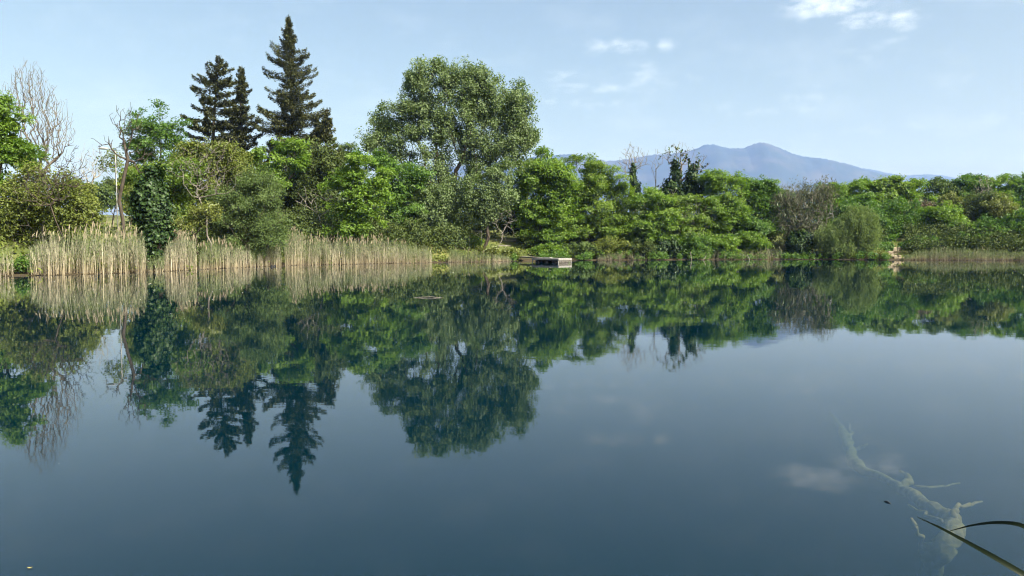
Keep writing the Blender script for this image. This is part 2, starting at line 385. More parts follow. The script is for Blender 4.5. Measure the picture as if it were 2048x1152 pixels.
def grow(trunk, pts, r, up=.5, far=.22, r_tip=.012, r_base=.25, sides=4, curve=.08, power=2.4):
    """joins every point to the nearest suitable branch below it; returns tapered tubes"""
    nodes = [np.asarray(p, float) for p in trunk]; par = [-1] + list(range(len(trunk) - 1)); path = [0.0]
    for i in range(1, len(nodes)): path.append(path[-1] + np.linalg.norm(nodes[i] - nodes[i - 1]))
    base = nodes[0]
    order = np.argsort(np.linalg.norm(pts - nodes[len(trunk) - 1], axis=1) + .35 * np.linalg.norm(pts - base, axis=1))
    n0, cap = len(nodes), len(nodes) + 2 * len(pts)
    NP = np.zeros((cap, 3)); NP[:n0] = nodes; PL = np.zeros(cap); PL[:n0] = path; PR = np.full(cap, -1); PR[:n0] = par; n = n0
    for i in order:
        p = pts[i]; dv = p - NP[:n]; ds = np.linalg.norm(dv, axis=1) + 1e-6
        cost = ds * (1 + up * (1 - dv[:, 2] / ds)) + far * PL[:n]
        cost[0] += 50
        j = int(np.argmin(cost)); L_ = ds[j]
        if L_ > .8:
            mid = NP[j] + (p - NP[j]) * .5 + r.normal(0, curve, 3) * L_ - np.array([0, 0, .06 * L_ * (1 - up)])
            NP[n] = mid; PR[n] = j; PL[n] = PL[j] + L_ * .5; n += 1; j = n - 1
        NP[n] = p; PR[n] = j; PL[n] = PL[j] + np.linalg.norm(p - NP[j]); n += 1
    NP, PR = NP[:n], PR[:n]
    s = np.zeros(n); kids = np.zeros(n)
    for i in range(n): 
        if PR[i] >= 0: kids[PR[i]] += 1
    s[kids == 0] = 1.0
    for i in range(n - 1, 0, -1): s[PR[i]] += s[i]
    rad = r_tip * s ** (math.log(r_base / r_tip) / math.log(max(s[0], 2.0)))
    e = np.arange(1, n); pa = PR[1:]
    ra = np.minimum(rad[pa], rad[e] * 1.6 + .01); ra[:n0 - 1] = rad[pa][:n0 - 1]
    V, Q = [], []; off = 0
    big = rad[e] > .06
    for sel, k in ((big, max(sides, 7)), (~big, 3)):
        if sel.any():
            v, q = frusta(NP[pa[sel]], NP[e[sel]], ra[sel], rad[e[sel]], k); V.append(v); Q.append(q + off); off += len(v)
    return np.concatenate(V), np.concatenate(Q), NP

def leaves(C, out, r, n, R, size, style):
    """n leaves round each cluster centre; each is a bent four-cornered blade"""
    K = len(C); N_ = K * n
    cl = np.repeat(np.arange(K), n)
    sc = r.uniform(.65, 1.25, K)[cl]
    p = r.normal(size=(N_, 3)); p = unit(p) * (r.random(N_) ** .45)[:, None]
    flat = {'locust': (1.05, 1.05, .5), 'poplar': (.95, .95, 1.0), 'ivy': (.8, .8, 1.0), 'fine': (.95, .95, .8), 'droop': (.7, .7, 1.25)}[style]
    tilt = r.normal(0, .25, (K, 2))
    q = p * np.array(flat); q[:, 2] += q[:, 0] * tilt[cl, 0] + q[:, 1] * tilt[cl, 1]
    pos = C[cl] + q * (R * sc)[:, None]
    rn = unit(r.normal(size=(N_, 3))); o = out[cl]
    up = np.array([0, 0, 1.0])
    if style == 'locust':
        nrm = unit(up * .7 + o * .55 + rn * .75); ax = unit(unit(p) * .8 + r.normal(size=(N_, 3)) * .5 + np.array([0, 0, -.15])); L_, W = size, size * .42
    elif style == 'poplar':
        nrm = unit(o * .5 + up * .35 + rn * .75); ax = r.normal(size=(N_, 3)) + np.array([0, 0, -.7]); L_, W = size, size * .85
    elif style == 'ivy':
        nrm = unit(o * .9 + up * .3 + rn * .55); ax = np.array([0, 0, -1.0]) + r.normal(size=(N_, 3)) * .5; L_, W = size, size * .9
    elif style == 'droop':
        nrm = unit(o * .5 + up * .2 + rn * .8); ax = np.array([0, 0, -1.2]) + r.normal(size=(N_, 3)) * .45 + o * .3; L_, W = size, size * .22
    else:
        nrm = unit(o * .4 + up * .4 + rn * .85); ax = r.normal(size=(N_, 3)) + o * .4; L_, W = size, size * .5
    ax = unit(ax - nrm * (ax * nrm).sum(1)[:, None]); sd = np.cross(nrm, ax)
    f = r.uniform(.65, 1.3, N_)[:, None]
    a, b = ax * L_ * .5 * f, sd * W * .5 * f; bend = nrm * (L_ * .10) * f
    V = np.stack([pos - a, pos + b + bend, pos + a, pos - b + bend], 1).reshape(-1, 3)
    Q = np.arange(N_ * 4).reshape(-1, 4)
    rnd = np.clip(r.random(K)[cl] * .55 + r.random(N_) * .45, 0, 1)
    return V, Q, rnd

SEED = [100]
TOTAL = [0]
def tree(name, label, D, bu, lobes, mat, style='locust', cat='tree', n=None, per=26, R=.7, size=.30, depth=.85, bark='bark', trunk_r=.16,
         up=.45, shell=2.6, fork=.5, lean=None, group=None, bare=0, tip=.014, base_z=None, crown='crown', dens=1.0, trunk_u=None, curve=.08):
    SEED[0] += 1; r = np.random.default_rng(SEED[0])
    R *= 1.2; size *= 1.22
    LW = lobes_world(lobes, D, depth)
    X = at(bu, 500, D)[0]
    bz = float(terrain(np.array([X]), np.array([D]))[0]) if base_z is None else base_z
    base = np.array([X, D, bz - .15])
    cen = np.mean([c for c, _ in LW], 0); topz = max(c[2] + R_[2] for c, R_ in LW); lowz = min(c[2] - R_[2] for c, R_ in LW)
    area = sum(R_[0] * R_[2] * math.pi for _, R_ in LW)
    if n is None: n = int(min(1100, max(40, area * 6.9 * dens * (.7 / max(R, .4)) ** 1.3)))
    if style in ('locust', 'poplar', 'fine') and n > 60:
        q = {'locust': 4, 'poplar': 3, 'fine': 3}[style]
        Bc, bod, bk = sample_lobes(LW, max(10, n // q), r, shell)
        ix = r.integers(0, len(Bc), n); od = bod[ix]
        pr = np.array([min(1.35, .28 * R_[0] + .35) for _, R_ in LW])[bk][ix] * (1.0 if style == 'locust' else .8) * r.uniform(.7, 1.2, len(Bc))[ix]
        o_ = unit(r.normal(size=(n, 3))) * (r.random(n) ** .5)[:, None] * pr[:, None] * np.array({'locust': (1, 1, .62), 'poplar': (.9, .9, .85), 'fine': (.9, .9, .7)}[style])
        if style == 'locust': o_[:, 2] -= .30 * (o_ * od).sum(1) + .05
        C = Bc[ix] + o_
    else:
        C, od, k = sample_lobes(LW, n, r, shell)
    keep = C[:, 2] > bz + .25; C, od = C[keep], od[keep]
    fz = max(bz + .8, lowz + (topz - lowz) * .12)
    fx = cen[0] * .6 + X * .4
    top = np.array([cen[0], cen[1], bz + (topz - bz) * fork]) if trunk_u is None else at(trunk_u[0], trunk_u[1], D)
    tt = np.linspace(0, 1, 6)[:, None]
    trunk = base + (top - base) * tt + np.concatenate([[[0, 0, 0]], r.normal(0, .03, (4, 3)) * np.linalg.norm(top - base) * np.array([1, 1, .2]), [[0, 0, 0]]])
    root = empty(name, base)
    extra = np.zeros((0, 3))
    if bare:
        m = int(bare * len(C)) if bare < 20 else int(bare)
        E, ed, _ = sample_lobes(LW, m, r, 2.2); extra = E + ed * .25 + np.array([0, 0, .15]); extra = extra[extra[:, 2] > bz + .3]
    pts = np.concatenate([C if n else np.zeros((0, 3)), extra]) if per else extra
    V, Q, NP = grow(trunk, pts, r, up=up, r_tip=tip, r_base=trunk_r, curve=curve)
    mesh_obj('trunk', np_mesh('trunk', V - base, Q, smooth=True), M[bark], root); TOTAL[0] += len(Q) * 2
    if per:
        V, Q, rnd = leaves(C, od, r, per, R, size, style)
        ok = V.reshape(-1, 4, 3)[:, :, 2].min(1) > .08
        V = V.reshape(-1, 4, 3)[ok].reshape(-1, 3); Q = np.arange(len(V)).reshape(-1, 4); rnd = rnd[ok]
        mesh_obj(crown, np_mesh(crown, V - base, Q, rnd=rnd), M[mat], root); TOTAL[0] += len(Q) * 2
    tag(root, label, cat, group)
    return root

def conifer(name, label, D, u, v_top, v_low, half, H_step=.55, per_whorl=5, spray=.42, seed=1, droop=.18, lean=0.0, prof=None, density=1.0, group='tall dark conifers', jag=.52, gap=0.05):
    r = np.random.default_rng(seed)
    top = at(u + lean, v_top, D); X = at(u, 480, D)[0]
    bz = float(terrain(np.array([X]), np.array([D]))[0]); base = np.array([X, D, bz - .2])
    zl = at(u, v_low, D)[2]; s = D / FPX
    root = empty(name, base)
    g = Geo(); Hh = top[2] - base[2]
    def axis_at(z):
        t = np.clip((z - base[2]) / Hh, 0, 1); return np.array([X + (top[0] - X) * t ** 3, D, z])
    tz = np.linspace(base[2], top[2], 14)
    g.tube([axis_at(z) for z in tz], np.maximum(.02, .36 * (1 - (tz - base[2]) / Hh) ** .8), 8)
    z = zl; P, AX, NR, LL = [], [], [], []; A, B, RA, RB = [], [], [], []
    while z < top[2] - .25:
        t = (z - zl) / (top[2] - zl); c = axis_at(z)
        w = np.interp(t, [p[0] for p in prof], [p[1] for p in prof]) * half * s
        if r.random() < gap: z += H_step; continue
        m = max(3, int(per_whorl + r.integers(-1, 2))); ph = r.uniform(0, 6.28)
        for q in range(m):
            a = ph + q * 2 * math.pi / m + r.normal(0, .25); L_ = w * r.uniform(1 - jag * 1.6, 1 + jag * .5)
            L_ = max(L_, .25)
            dr = np.array([math.cos(a), math.sin(a), 0]); k = 6
            ts = np.linspace(0, 1, k)
            lift = r.uniform(.02, .16) + .3 * t
            zz = lift * L_ * ts - droop * L_ * np.sin(ts * np.pi * .75) + .10 * L_ * np.maximum(ts - .7, 0)
            path = c + dr * (L_ * ts)[:, None] + np.array([0, 0, 1]) * zz[:, None]; path[:, 2] += r.normal(0, H_step * .3)
            A += list(path[:-1]); B += list(path[1:]); rr = np.linspace(.05, .012, k) * (.5 + .5 * (1 - t)); RA += list(rr[:-1]); RB += list(rr[1:])
            ns = int((10 + L_ * 42) * density)
            f = r.random(ns) ** .72; side = r.choice([-1, 1], ns)
            pp = np.stack([np.interp(f, ts, path[:, i]) for i in range(3)], 1)
            per = np.array([-dr[1], dr[0], 0])
            spread = (.14 + .42 * L_ * (1 - f) * .8) * r.random(ns)
            pp = pp + per * (side * spread)[:, None] + dr * (spread * .4)[:, None]; pp[:, 2] += r.normal(-.06, .13, ns) - spread * .15
            ax = dr * r.uniform(.5, 1, ns)[:, None] + per * (side * r.uniform(.2, .9, ns))[:, None] + np.array([0, 0, 1]) * r.normal(-.02, .5, ns)[:, None]
            P.append(pp); AX.append(ax); NR.append(np.array([0, 0, 1.0]) + r.normal(0, .45, (ns, 3))); LL.append(spray * r.uniform(.6, 1.3, ns) * (1 - .35 * t))
        z += H_step * r.uniform(.8, 1.2) * (1 - .45 * t)
    # the leader
    lz = np.linspace(top[2] - 1.6, top[2] + .1, 16); pp = np.array([axis_at(q) for q in lz]); P.append(pp); a = r.uniform(0, 6.28, 16)
    AX.append(np.stack([np.cos(a) * .6, np.sin(a) * .6, np.full(16, .9)], 1)); NR.append(r.normal(0, 1, (16, 3))); LL.append(np.linspace(.5, .25, 16))
    V, Q = frusta(np.array(A), np.array(B), np.array(RA), np.array(RB), 3); g.add(V, Q=Q)
    me = g.mesh('trunk', smooth=True); me.transform(__import__('mathutils').Matrix.Translation(-Vector(base))); mesh_obj('trunk', me, M['bark'], root)
    P, AX, NR, LL = np.concatenate(P), unit(np.concatenate(AX)), unit(np.concatenate(NR)), np.concatenate(LL)[:, None]
    NR = unit(NR - AX * (NR * AX).sum(1)[:, None]); SD = np.cross(NR, AX)
    V = np.stack([P - AX * LL * .45, P + SD * LL * .2 - NR * LL * .05, P + AX * LL * .55, P - SD * LL * .2 - NR * LL * .05], 1).reshape(-1, 3)
    mesh_obj('crown', np_mesh('crown', V - base, np.arange(len(V)).reshape(-1, 4), rnd=r.random(len(P))), M['needle'], root)
    TOTAL[0] += len(P) * 2 + len(Q) * 2
    return tag(root, label, 'tree', group)

# --- left bank, from the frame's edge
G1 = 'bright green locust trees'; GB = 'bare dead trees'; GBK = 'locust trees of the far row'; GS = 'shrubs on the bank'
tree('locust_tree', 'bright green locust tree cut by the frame beside tall bare tree', 52, -25, [(2, 215, 34, 26), (-15, 268, 50, 42), (20, 306, 58, 26), (62, 322, 30, 16), (-20, 345, 42, 34), (-60, 300, 60, 70), (22, 250, 20, 16)], 'locust', per=80, R=.5, size=.19, trunk_r=.14, group=G1, dens=1.25)
tree('bare_tree', 'tallest bare grey tree with upswept twigs on left bank', 56, 58, [(66, 200, 34, 62), (38, 200, 26, 56), (98, 235, 34, 58), (118, 270, 28, 36), (80, 290, 40, 40), (60, 160, 22, 34)], 'locust', per=0, bare=1400, bark='bark_grey', trunk_r=.18, up=1.6, tip=.011, fork=.34, group=GB, depth=.7, curve=.04)
tree('bare_shrub', 'bare leaning branches fanning out above the left reeds', 49, 34, [(112, 350, 52, 30), (158, 325, 22, 30), (80, 380, 52, 34), (140, 350, 36, 30)], 'locust', per=0, bare=420, bark='bark', trunk_r=.06, up=.1, tip=.012, fork=.16, cat='shrub', group=GB, depth=.6, curve=.05)
tree('olive_shrub', 'olive green twiggy thicket behind the left reeds', 51, 95, [(108, 395, 56, 44), (45, 432, 50, 40), (150, 405, 34, 38), (28, 478, 42, 34), (172, 432, 24, 22), (95, 350, 36, 22), (5, 400, 44, 44), (60, 385, 46, 36), (130, 440, 44, 30), (0, 450, 40, 40)], 'olive', 'fine', 'shrub', per=40, R=.6, size=.17, trunk_r=.09, bare=.5, bark='bark_grey', fork=.3, up=.2, group=GS, dens=1.7)
tree('waterside_shrub', 'small green shrub hanging over the water at left reed edge', 45.2, 46, [(46, 532, 20, 15), (36, 540, 14, 9)], 'locust_deep', 'fine', 'shrub', per=40, R=.3, size=.13, trunk_r=.03, base_z=.1, group=GS)
tree('bare_tree', 'far pale bare tree seen through gap by white lamp post', 112, 186, [(182, 325, 24, 36), (200, 330, 20, 28), (165, 335, 18, 24)], 'locust', per=0, bare=260, bark='bark_pale', trunk_r=.16, up=1.0, group=GB)
tree('bare_tree', 'dark crooked dead tree beside the white lamp post', 60, 250, [(256, 250, 24, 38), (240, 245, 14, 26), (210, 292, 26, 16), (300, 325, 30, 22), (270, 300, 20, 22)], 'olive', 'fine', per=0, bare=150, bark='bark', trunk_r=.13, up=.5, tip=.016, fork=.6, group=GB, trunk_u=(247, 280))
tree('sapling', 'small pale green sapling in front of the white lamp post', 63, 222, [(222, 322, 26, 16), (208, 330, 16, 9), (255, 415, 20, 14), (262, 385, 18, 14)], 'olive', 'fine', 'tree', per=26, R=.45, size=.16, trunk_r=.05, dens=.8, group=GS)
tree('walnut_tree', 'dark blue-green tree with a loose top right of crooked dead tree', 70, 318, [(312, 240, 42, 28), (282, 262, 28, 28), (345, 262, 30, 34), (312, 290, 48, 32), (338, 212, 12, 12), (365, 250, 10, 22), (300, 318, 50, 28), (355, 310, 40, 30), (270, 300, 24, 22), (320, 208, 9, 9)], 'locust_deep', 'locust', per=46, R=.62, size=.22, trunk_r=.13, dens=.7, shell=2.0, group=G1)
tree('locust_tree', 'green tree behind the dark ivy-covered snag', 64, 325, [(330, 345, 42, 28), (345, 385, 36, 32), (375, 350, 34, 30), (270, 350, 26, 22), (355, 425, 28, 26), (272, 395, 22, 24)], 'locust_yellow', 'fine', per=40, R=.6, size=.2, trunk_r=.14, group=G1, dens=1.2)
tree('ivy_snag', 'broken trunk smothered in dark ivy standing among left reeds', 53, 308, [(306, 358, 12, 20), (300, 392, 30, 30), (304, 425, 36, 34), (310, 465, 28, 34), (313, 502, 16, 30), (316, 345, 6, 12)], 'ivy', 'ivy', 'tree', per=46, R=.5, size=.19, trunk_r=.26, shell=4, up=.6, dens=2.2, crown='ivy', fork=.95)
tree('grey_thicket', 'grey bare-branched thicket left of the round sage bush', 61, 430, [(400, 318, 46, 30), (440, 350, 42, 40), (362, 335, 26, 22), (400, 365, 40, 30), (450, 300, 24, 22)], 'olive', 'fine', 'shrub', per=0, bare=380, bark='bark_grey', trunk_r=.07, up=.1, tip=.011, fork=.3, depth=.6, group=GB)
tree('olive_tree', 'olive green tree behind the grey bare-branched thicket', 66, 420, [(420, 345, 50, 40), (375, 385, 34, 34), (455, 315, 44, 28), (400, 425, 46, 22), (480, 335, 40, 34), (380, 310, 30, 22), (430, 395, 40, 34)], 'olive', 'fine', per=46, R=.62, size=.19, trunk_r=.16, dens=1.25)
tree('sage_bush', 'round sage green willow bush leaning over the reeds', 64, 495, [(510, 400, 52, 46), (472, 436, 52, 42), (532, 446, 40, 38), (495, 485, 56, 26), (455, 405, 40, 34), (520, 365, 40, 28), (540, 480, 28, 24), (450, 475, 36, 26)], 'sage', 'fine', 'shrub', per=80, R=.55, size=.12, trunk_r=.13, bare=.3, dens=1.4, group=GS)
tree('yellow_green_shrub', 'yellow-green flat-topped shrub between ivy snag and sage bush', 58.5, 398, [(395, 418, 36, 13), (420, 425, 30, 12), (385, 440, 30, 16), (360, 450, 22, 16)], 'gold', 'fine', 'shrub', per=34, R=.45, size=.16, trunk_r=.06, group=GS)
# --- conifers
PR_TALL = [(0, 1.0), (.12, 1.0), (.25, .86), (.4, .74), (.55, .56), (.68, .44), (.8, .32), (.9, .14), (.96, .06), (1, .03)]
PR_MID = [(0, 1.0), (.3, .85), (.5, .62), (.7, .42), (.85, .22), (1, .04)]
PR_CED = [(0, .9), (.2, 1.0), (.45, .95), (.6, .8), (.72, .75), (.85, .5), (.95, .22), (1, .08)]
conifer('conifer_tree', 'tallest dark conifer with needle-sharp top', 96, 589, 32, 410, 104, .50, 6, .36, 11, .16, -13, PR_TALL, 2.1)
conifer('cedar_tree', 'open flat-branched cedar with bent tip, leftmost of the conifers', 99, 428, 112, 340, 66, .95, 5, .50, 12, .10, 14, PR_CED, 2.0, jag=.45, gap=.12)
conifer('conifer_tree', 'slim dark conifer right beside the open flat-branched cedar', 97, 484, 133, 370, 58, .50, 5, .44, 13, .24, 0, PR_MID, 2.0)
conifer('conifer_tree', 'shorter dark conifer at right foot of the tallest conifer', 94, 652, 218, 430, 56, .50, 5, .46, 14, .20, 2, PR_MID, 2.0)
conifer('conifer_tree', 'second slender conifer top beside the shorter dark conifer', 95.5, 634, 226, 400, 36, .50, 5, .46, 15, .20, 0, PR_MID, 1.8)
# --- between the conifers and the poplar
tree('locust_tree', 'green locust tree in front of the tallest conifer', 82, 560, [(555, 292, 28, 18), (598, 296, 28, 20), (535, 328, 34, 24), (590, 325, 30, 18), (515, 300, 22, 18), (550, 355, 30, 18)], 'locust', per=48, R=.68, size=.28, trunk_r=.16, group=G1)
tree('oak_tree', 'dull dark olive tree below right of the tallest conifer', 85, 640, [(640, 325, 40, 48), (620, 385, 46, 46), (655, 420, 40, 40), (672, 340, 24, 36), (600, 435, 42, 34), (560, 435, 40, 36), (575, 380, 44, 34), (540, 390, 34, 34)], 'dull', 'fine', per=46, R=.7, size=.24, trunk_r=.2, dens=1.2, bare=.25)
tree('dead_branches', 'pale dead branches reaching out before the dull olive tree', 79, 655, [(640, 395, 30, 16), (665, 400, 26, 14), (610, 395, 18, 16)], 'dull', per=0, bare=70, bark='bark_pale', trunk_r=.07, cat='shrub', fork=.5, group=GB, tip=.014)
tree('locust_tree', 'bright green locust tree left of the big poplar', 76, 715, [(718, 330, 34, 22), (700, 372, 40, 28), (738, 395, 42, 26), (702, 428, 44, 26), (742, 440, 34, 22), (690, 455, 36, 18), (755, 350, 20, 22)], 'locust', per=56, R=.66, size=.27, trunk_r=.15, dens=1.15, group=G1)
tree('hazy_tree', 'pale far treetop in the gap between conifers and poplar', 118, 704, [(700, 302, 24, 14), (715, 318, 26, 16), (706, 288, 10, 8), (705, 345, 34, 26)], 'sage', 'locust', per=30, R=.7, size=.3, trunk_r=.14)
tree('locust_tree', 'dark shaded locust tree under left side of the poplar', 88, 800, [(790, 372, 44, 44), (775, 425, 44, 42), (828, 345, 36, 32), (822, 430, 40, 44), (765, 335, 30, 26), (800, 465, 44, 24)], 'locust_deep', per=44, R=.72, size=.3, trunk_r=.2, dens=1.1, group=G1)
# --- the poplar
tree('poplar_tree', 'huge silvery green poplar, the broadest tree on the shore', 91, 874,
     [(768, 245, 36, 44), (756, 290, 34, 36), (838, 175, 42, 52), (835, 245, 46, 50), (900, 168, 40, 46), (945, 172, 36, 44), (905, 245, 52, 56), (965, 225, 50, 62), (1018, 205, 42, 48), (1032, 250, 40, 46),
      (1020, 295, 50, 36), (965, 300, 54, 36), (880, 310, 50, 36), (805, 310, 40, 36), (835, 130, 24, 14), (870, 135, 20, 16), (925, 132, 22, 12), (965, 150, 24, 20), (1050, 275, 22, 34), (1000, 165, 20, 14), (865, 358, 42, 34), (830, 365, 34, 30), (890, 405, 36, 30), (955, 345, 36, 26), (932, 380, 34, 32), (850, 400, 32, 28), (905, 365, 32, 26)],
     'poplar', 'poplar', per=80, R=.76, size=.165, depth=.8, trunk_r=.42, up=1.1, shell=2.1, fork=.30, n=1720, tip=.016, curve=.05, bark='bark')
tree('poplar_sapling', 'grey-green suckers crowding round the foot of the poplar', 88, 868, [(845, 425, 30, 34), (880, 445, 36, 36), (905, 478, 40, 26), (850, 475, 30, 26), (835, 390, 26, 24), (885, 400, 28, 24), (880, 505, 34, 14)], 'poplar', 'poplar', 'shrub', per=60, R=.6, size=.17, trunk_r=.1, dens=1.1, group=GS)
tree('poplar_sapling', 'young grey-green poplar right of the huge poplar', 87.5, 968, [(965, 372, 36, 30), (990, 402, 38, 34), (1005, 352, 26, 34), (960, 425, 24, 34), (940, 395, 20, 24)], 'poplar', 'poplar', per=60, R=.58, size=.165, trunk_r=.2, dens=.95, bark='bark', up=.8)
tree('dead_branches', 'pale dead branches arching down beside the earth steps', 86.5, 985, [(1015, 430, 18, 20), (1028, 440, 10, 22), (1000, 445, 20, 18), (1010, 470, 14, 12)], 'dull', per=0, bare=60, bark='bark_grey', trunk_r=.06, cat='shrub', fork=.62, group=GB, up=-.2, tip=.016)
tree('leafy_shrub', 'bright leafy shrub beside the white barrier', 91, 945, [(942, 482, 18, 12), (955, 486, 14, 10)], 'locust', 'fine', 'shrub', per=44, R=.4, size=.2, trunk_r=.04, group=GS)
# --- right of the steps
tree('locust_tree', 'bright green locust tree rising behind the floating dock', 95, 1085, [(1088, 330, 42, 24), (1058, 356, 42, 34), (1110, 362, 50, 36), (1042, 398, 34, 34), (1108, 408, 48, 34), (1115, 450, 46, 34), (1100, 485, 36, 22), (1088, 304, 12, 8), (1065, 440, 30, 34)], 'locust', per=56, R=.72, size=.29, trunk_r=.2, dens=1.2, group=G1)
tree('locust_tree', 'added tree with shade-dark leaves overhanging the earth steps', 101, 1040, [(1040, 425, 28, 36), (1030, 395, 26, 24), (1056, 468, 26, 26), (1016, 452, 18, 20), (1045, 495, 20, 14)], 'dull', per=44, R=.72, size=.28, trunk_r=.16, dens=1.2, group=G1)  # added, its dull leaf colour standing in for deep shade by the steps
tree('locust_tree', 'wide tiered locust tree just right of the dock', 97, 1165, [(1182, 328, 40, 18), (1205, 358, 46, 28), (1165, 375, 40, 30), (1232, 392, 44, 28), (1195, 418, 52, 30), (1250, 435, 34, 20), (1160, 450, 38, 30), (1215, 455, 46, 24)], 'locust_yellow', per=52, R=.7, size=.28, trunk_r=.2, dens=1.1, group=G1)
tree('bare_tree', 'bare dead tree with ivy on its trunk, leftmost against the mountain', 106, 1266, [(1264, 315, 22, 28), (1250, 330, 18, 24), (1282, 318, 14, 24), (1265, 300, 12, 14)], 'ivy', per=0, bare=190, bark='bark_grey', trunk_r=.18, up=.9, fork=.72, group=GB, tip=.02)
tree('ivy_column', 'dark ivy column clothing the leftmost bare dead trunk', 105.6, 1268, [(1267, 365, 5, 24), (1270, 395, 11, 22), (1266, 345, 3, 18), (1274, 380, 6, 14)], 'ivy', 'ivy', 'ivy', per=30, R=.38, size=.22, trunk_r=.1, dens=2.2, crown='ivy')
tree('bare_tree', 'thin bare sapling between the two ivy-clad dead trees', 103, 1310, [(1308, 330, 12, 24), (1316, 320, 8, 18)], 'ivy', per=0, bare=26, bark='bark_grey', trunk_r=.07, up=1, fork=.8, group=GB, tip=.018)
tree('bare_tree', 'tall dead tree with ivy-wrapped forks standing against the mountain', 101, 1352, [(1352, 300, 20, 18), (1335, 315, 20, 16), (1372, 310, 18, 16), (1395, 330, 20, 22)], 'ivy', 'ivy', per=3, n=40, R=.5, size=.3, bare=110, bark='bark_grey', trunk_r=.2, up=.8, fork=.78, group=GB, tip=.02, crown='ivy')
tree('ivy_column', 'thick dark ivy over the forks of the tall dead tree', 100.6, 1352, [(1350, 328, 5, 12), (1352, 350, 9, 16), (1344, 372, 15, 16), (1358, 395, 20, 20), (1387, 338, 7, 10), (1382, 360, 13, 16), (1392, 382, 18, 14), (1328, 384, 16, 12), (1372, 378, 14, 14)], 'ivy', 'ivy', 'ivy', per=34, R=.55, size=.24, trunk_r=.16, dens=1.3, shell=2.0, crown='ivy')
tree('locust_tree', 'light green locust tree below the leftmost bare dead tree', 97, 1300, [(1298, 395, 40, 24), (1325, 425, 36, 28), (1288, 450, 36, 30), (1325, 465, 34, 30), (1262, 465, 26, 24)], 'locust', per=46, R=.7, size=.28, trunk_r=.15, bare=.4, group=G1)
tree('locust_tree', 'yellow-green locust tree in front of the tall dead tree', 98, 1365, [(1370, 415, 36, 26), (1345, 440, 36, 30), (1395, 430, 30, 30), (1375, 470, 40, 28), (1340, 400, 20, 18)], 'locust_yellow', per=40, R=.68, size=.28, trunk_r=.15, bare=.9, bark='bark_grey', group=G1)
tree('locust_tree', 'bright locust tree just right of the ivy forks', 99.5, 1440, [(1432, 362, 36, 20), (1455, 390, 40, 28), (1425, 415, 40, 32), (1455, 440, 42, 30), (1420, 468, 36, 26), (1470, 365, 20, 16)], 'locust', per=50, R=.7, size=.28, trunk_r=.17, dens=1.1, group=G1)
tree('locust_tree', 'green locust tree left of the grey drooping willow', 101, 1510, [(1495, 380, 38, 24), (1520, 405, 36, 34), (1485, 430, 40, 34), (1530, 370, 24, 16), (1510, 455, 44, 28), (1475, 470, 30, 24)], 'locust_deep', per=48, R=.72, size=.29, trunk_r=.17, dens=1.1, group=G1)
tree('willow_tree', 'grey half-bare willow with drooping twigs', 100.5, 1605, [(1590, 395, 44, 28), (1625, 415, 46, 36), (1580, 440, 40, 38), (1645, 385, 34, 22), (1610, 465, 44, 30), (1560, 410, 26, 26)], 'grey', 'droop', per=16, R=.8, size=.34, trunk_r=.2, bare=1.6, bark='bark_grey', dens=1.1, tip=.014)
tree('ivy_mound', 'dark leafy mound at the foot of the grey willow', 98.7, 1598, [(1600, 485, 26, 24), (1592, 505, 18, 14)], 'ivy', 'ivy', 'shrub', per=44, R=.5, size=.22, trunk_r=.06, dens=1.6, crown='ivy', group=GS)
tree('pale_willow', 'pale silvery green willow bush at the water right of centre', 97.3, 1705, [(1715, 448, 34, 28), (1725, 478, 32, 34), (1680, 475, 34, 28), (1700, 503, 50, 16), (1655, 482, 26, 22), (1738, 452, 20, 24), (1690, 450, 24, 18)], 'pale', 'droop', 'shrub', per=70, R=.7, size=.26, trunk_r=.12, dens=1.5, group=GS)
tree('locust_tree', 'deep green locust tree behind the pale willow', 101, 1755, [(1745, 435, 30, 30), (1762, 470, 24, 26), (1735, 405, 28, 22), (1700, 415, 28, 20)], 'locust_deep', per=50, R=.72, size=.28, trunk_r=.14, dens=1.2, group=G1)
tree('maple_tree', 'round dark green tree behind the clipped hedge', 104, 1806, [(1805, 425, 40, 30), (1790, 450, 34, 26), (1830, 450, 34, 26), (1812, 465, 30, 14)], 'locust_deep', 'fine', per=56, R=.7, size=.22, trunk_r=.13, dens=1.3, bark='bark_pale', fork=.6)
tree('brown_tree', 'small rounded brown leafless tree in the right wood', 107, 1846, [(1846, 412, 20, 20), (1846, 440, 16, 16)], 'brown', 'fine', per=50, R=.55, size=.22, trunk_r=.1, bare=1.0, dens=1.3, bark='bark_grey')
tree('locust_tree', 'bright tiered locust tree right of the brown leafless tree', 102, 1895, [(1890, 425, 34, 22), (1905, 448, 36, 20), (1880, 465, 34, 18), (1925, 465, 26, 14), (1870, 485, 26, 12)], 'locust', per=54, R=.7, size=.28, trunk_r=.15, dens=1.25, group=G1)
tree('golden_tree', 'round yellow-green treetop beside the brown leafless tree', 109, 1900, [(1902, 400, 24, 16), (1890, 412, 20, 14)], 'gold', 'fine', per=60, R=.55, size=.2, trunk_r=.1, dens=1.4)
tree('olive_tree', 'large round olive-brown tree in the right wood', 108, 1950, [(1948, 410, 40, 26), (1930, 435, 30, 28), (1970, 435, 34, 28), (1950, 460, 40, 20)], 'dull', 'fine', per=60, R=.7, size=.2, trunk_r=.18, dens=1.4)
tree('golden_tree', 'golden green rounded tree right of the olive-brown tree', 106, 2000, [(1998, 415, 30, 20), (2010, 435, 26, 18)], 'gold', 'fine', per=60, R=.55, size=.2, trunk_r=.12, dens=1.4)
